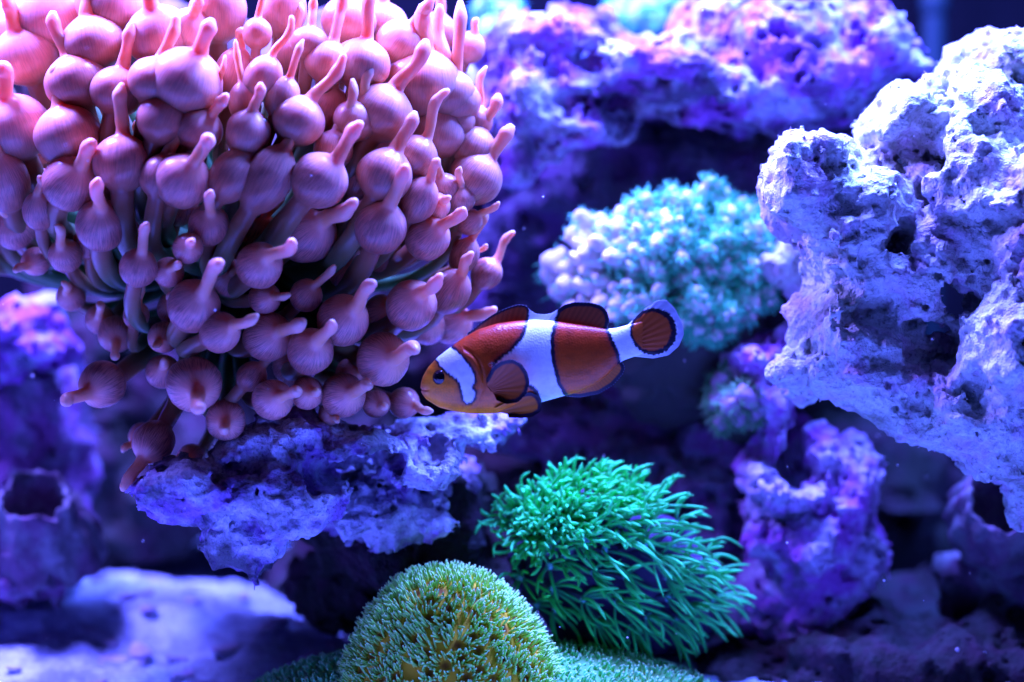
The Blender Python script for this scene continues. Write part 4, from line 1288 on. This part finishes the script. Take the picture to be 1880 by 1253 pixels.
    bristles('tentacle_fringe', pts, nrm, 0.34, 0.036, (0.03, 0, 0.35), (0.34, 0.90, 0.15), (0.90, 0.60, 0.02), (0.55, 0.95, 0.32), o, 301)
    # the pits between: brown, with golden walls
    dmin = np.full(len(dome_V), 9.0)
    for c in cen:
        dmin = np.minimum(dmin, np.linalg.norm(dome_V - c, axis=1))
    kk = np.clip((dmin - 0.06) / 0.14, 0, 1)[:, None]
    cattr(dome_me, 'col', np.array([0.26, 0.075, 0.008]) * (1 - kk) + np.array([0.80, 0.46, 0.02]) * kk)
    # low skirt behind and around the dome
    cy = 2.2
    sc = P(885, 1344, cy); ss = S(cy)
    rx, rz, ry = 490 * ss, 158 * ss, 3.6
    n2, m2 = 40, 140
    el = np.linspace(0.02, 1.0, n2) * np.pi / 2
    V = np.stack([sc[0] + rx * np.sin(el)[:, None] * np.cos(a2 := np.linspace(0, 2 * np.pi, m2, endpoint=False))[None], cy + ry * np.sin(el)[:, None] * np.sin(a2)[None], sc[2] + rz * np.cos(el)[:, None] + 0 * a2[None]], -1).reshape(-1, 3)
    V = V + (0.10 * fbm(V.astype(np.float32), 0.9, 3, 15))[:, None]
    me = mesh_np('skirt', V - base, grid_faces(n2, m2)[:, ::-1])
    cattr(me, 'col', np.tile([0.12, 0.42, 0.10], (len(V), 1)))
    obj('skirt', me, M['coral_skin'], o)
    N = 3400
    cz = rs.uniform(0.42, 1, N); p2 = rs.uniform(0, 2 * np.pi, N)
    sn = np.sqrt(1 - cz * cz)
    nrm = np.stack([sn * np.cos(p2) / rx, sn * np.sin(p2) / ry, cz / rz], 1); nrm /= np.linalg.norm(nrm, axis=1)[:, None]
    pts = np.stack([sc[0] + rx * sn * np.cos(p2), cy + ry * sn * np.sin(p2), sc[2] + rz * cz], 1)
    bristles('skirt_fringe', pts, nrm, 0.26, 0.04, (0, 0, 0.1), (0.16, 0.82, 0.26), (0.6, 0.55, 0.06), (0.45, 0.85, 0.36), o, 351)


build_dome_coral()


# ------------------------------------------------------------------ small things
def build_small():
    # upright blue pipe in the far corner
    c0, c1 = P(1712, 230, 27), P(1712, -120, 27)
    c0 = np.array([c0[0], 27, FLOOR]); c1 = np.array([c0[0], 27, 26.0])
    t = np.linspace(0, 1, 12)[:, None]
    V, F = tube(c0 + (c1 - c0) * t, np.full(12, 22 * S(27)), 24)
    root = thing('overflow_pipe', c0, 'dim blue upright pipe against the dark back pane', 'pipe')
    obj('pipe_shaft', mesh_np('pipe_shaft', V - c0, F), M['pipe'], root)
    V, F = tube(np.array([[c0[0], 27, z] for z in (10, 10.1, 10.9, 11)]), np.array([22, 27, 27, 22]) * S(27), 24)
    obj('pipe_collar', mesh_np('pipe_collar', V - c0, F), M['pipe'], root)
    # small worm tube in the hollow of the pale rock
    A, Bq = P(1808, 815, 1.4), P(1822, 782, 0.8)
    t = np.linspace(0, 1, 10)[:, None]
    C = A + (Bq - A) * t
    V, F = tube(np.concatenate([C, C[::-1]]), np.concatenate([np.full(10, 0.13), np.full(10, 0.09)]), 14)
    tag(obj('worm_tube', mesh_np('worm_tube', V - A, F), plain('worm_tube', (0.30, 0.36, 0.62), 0.6), loc=A), 'short blue worm tube poking from the pale rock hollow', 'worm tube')
    # shell bits lying on the sand drift
    sand = bpy.data.objects['sand_bed'].data
    co = np.empty(len(sand.vertices) * 3, np.float32); sand.vertices.foreach_get('co', co); co = co.reshape(-1, 3) / CM
    rb = np.random.default_rng(8)
    variants = []
    for k in range(4):
        n, m = 7, 9
        f = np.linspace(0.1, math.pi - 0.1, n); a = np.linspace(0, 2 * np.pi, m, endpoint=False)
        V = np.stack([np.sin(f)[:, None] * np.cos(a) * 0.30, np.sin(f)[:, None] * np.sin(a) * 0.17, np.cos(f)[:, None] * 0.08 + 0 * a], -1).reshape(-1, 3)
        V = V * (1 + 0.35 * fbm(V.astype(np.float32) * 6, 1.0, 2, 70 + k))[:, None]
        V[:, 2] += 0.25 * V[:, 0] ** 2 / 0.3
        me = mesh_np('shell_fragment', V, grid_faces(n, m)); me.materials.append(M['sand_rock']); variants.append(me)
    for k in range(34):
        x, y = rb.uniform(-18, -5), rb.uniform(5.5, 15)
        z = co[np.argmin((co[:, 0] - x) ** 2 + (co[:, 1] - y) ** 2), 2]
        o = bpy.data.objects.new('shell_fragment', variants[k % 4])
        o.location = np.array([x, y, z + 0.03]) * CM
        o.rotation_euler = (rb.normal() * 0.2, rb.normal() * 0.2, rb.uniform(0, 6.28))
        sc_ = rb.uniform(0.8, 2.4); o.scale = (sc_, sc_, sc_)
        COL.objects.link(o)
        tag(o, 'small pale shell fragment lying on the bright sand drift', 'shell', 'shell fragments on the sand drift')
    # specks adrift in the water
    rs = np.random.default_rng(3)
    bag = Bag()
    spots = [(1758, 1193, 0.06, 3.0), (1623, 1066, 0.035, 2), (1445, 997, 0.03, 2), (1152, 1171, 0.025, 1), (1290, 20, 0.03, 3), (997, 362, 0.03, 2), (395, 570, 0.03, -2), (162, 582, 0.05, 5), (60, 690, 0.05, 6)]
    for _ in range(110):
        spots.append((rs.uniform(0, 1880), rs.uniform(0, 1250), rs.uniform(0.007, 0.017), rs.uniform(-14, 6)))
    for px, py, r, y in spots:
        c = P(px, py, y)
        n, m = 5, 7
        f = np.linspace(0.15, math.pi - 0.15, n)
        C = c + np.array([0, 0, 1.0]) * (r * np.cos(f))[:, None]
        a = np.linspace(0, 2 * np.pi, m, endpoint=False)
        V = (C[:, None] + np.stack([np.cos(a), np.sin(a), 0 * a], -1)[None] * (r * np.sin(f))[:, None, None]).reshape(-1, 3)
        bag.add(V, grid_faces(n, m))
    V, F = bag.arrays()
    o = obj('drifting_specks', mesh_np('drifting_specks', V, F), M['speck'])
    tag(o, 'tiny pale specks drifting in the tank water', 'specks', kind='stuff')


build_small()
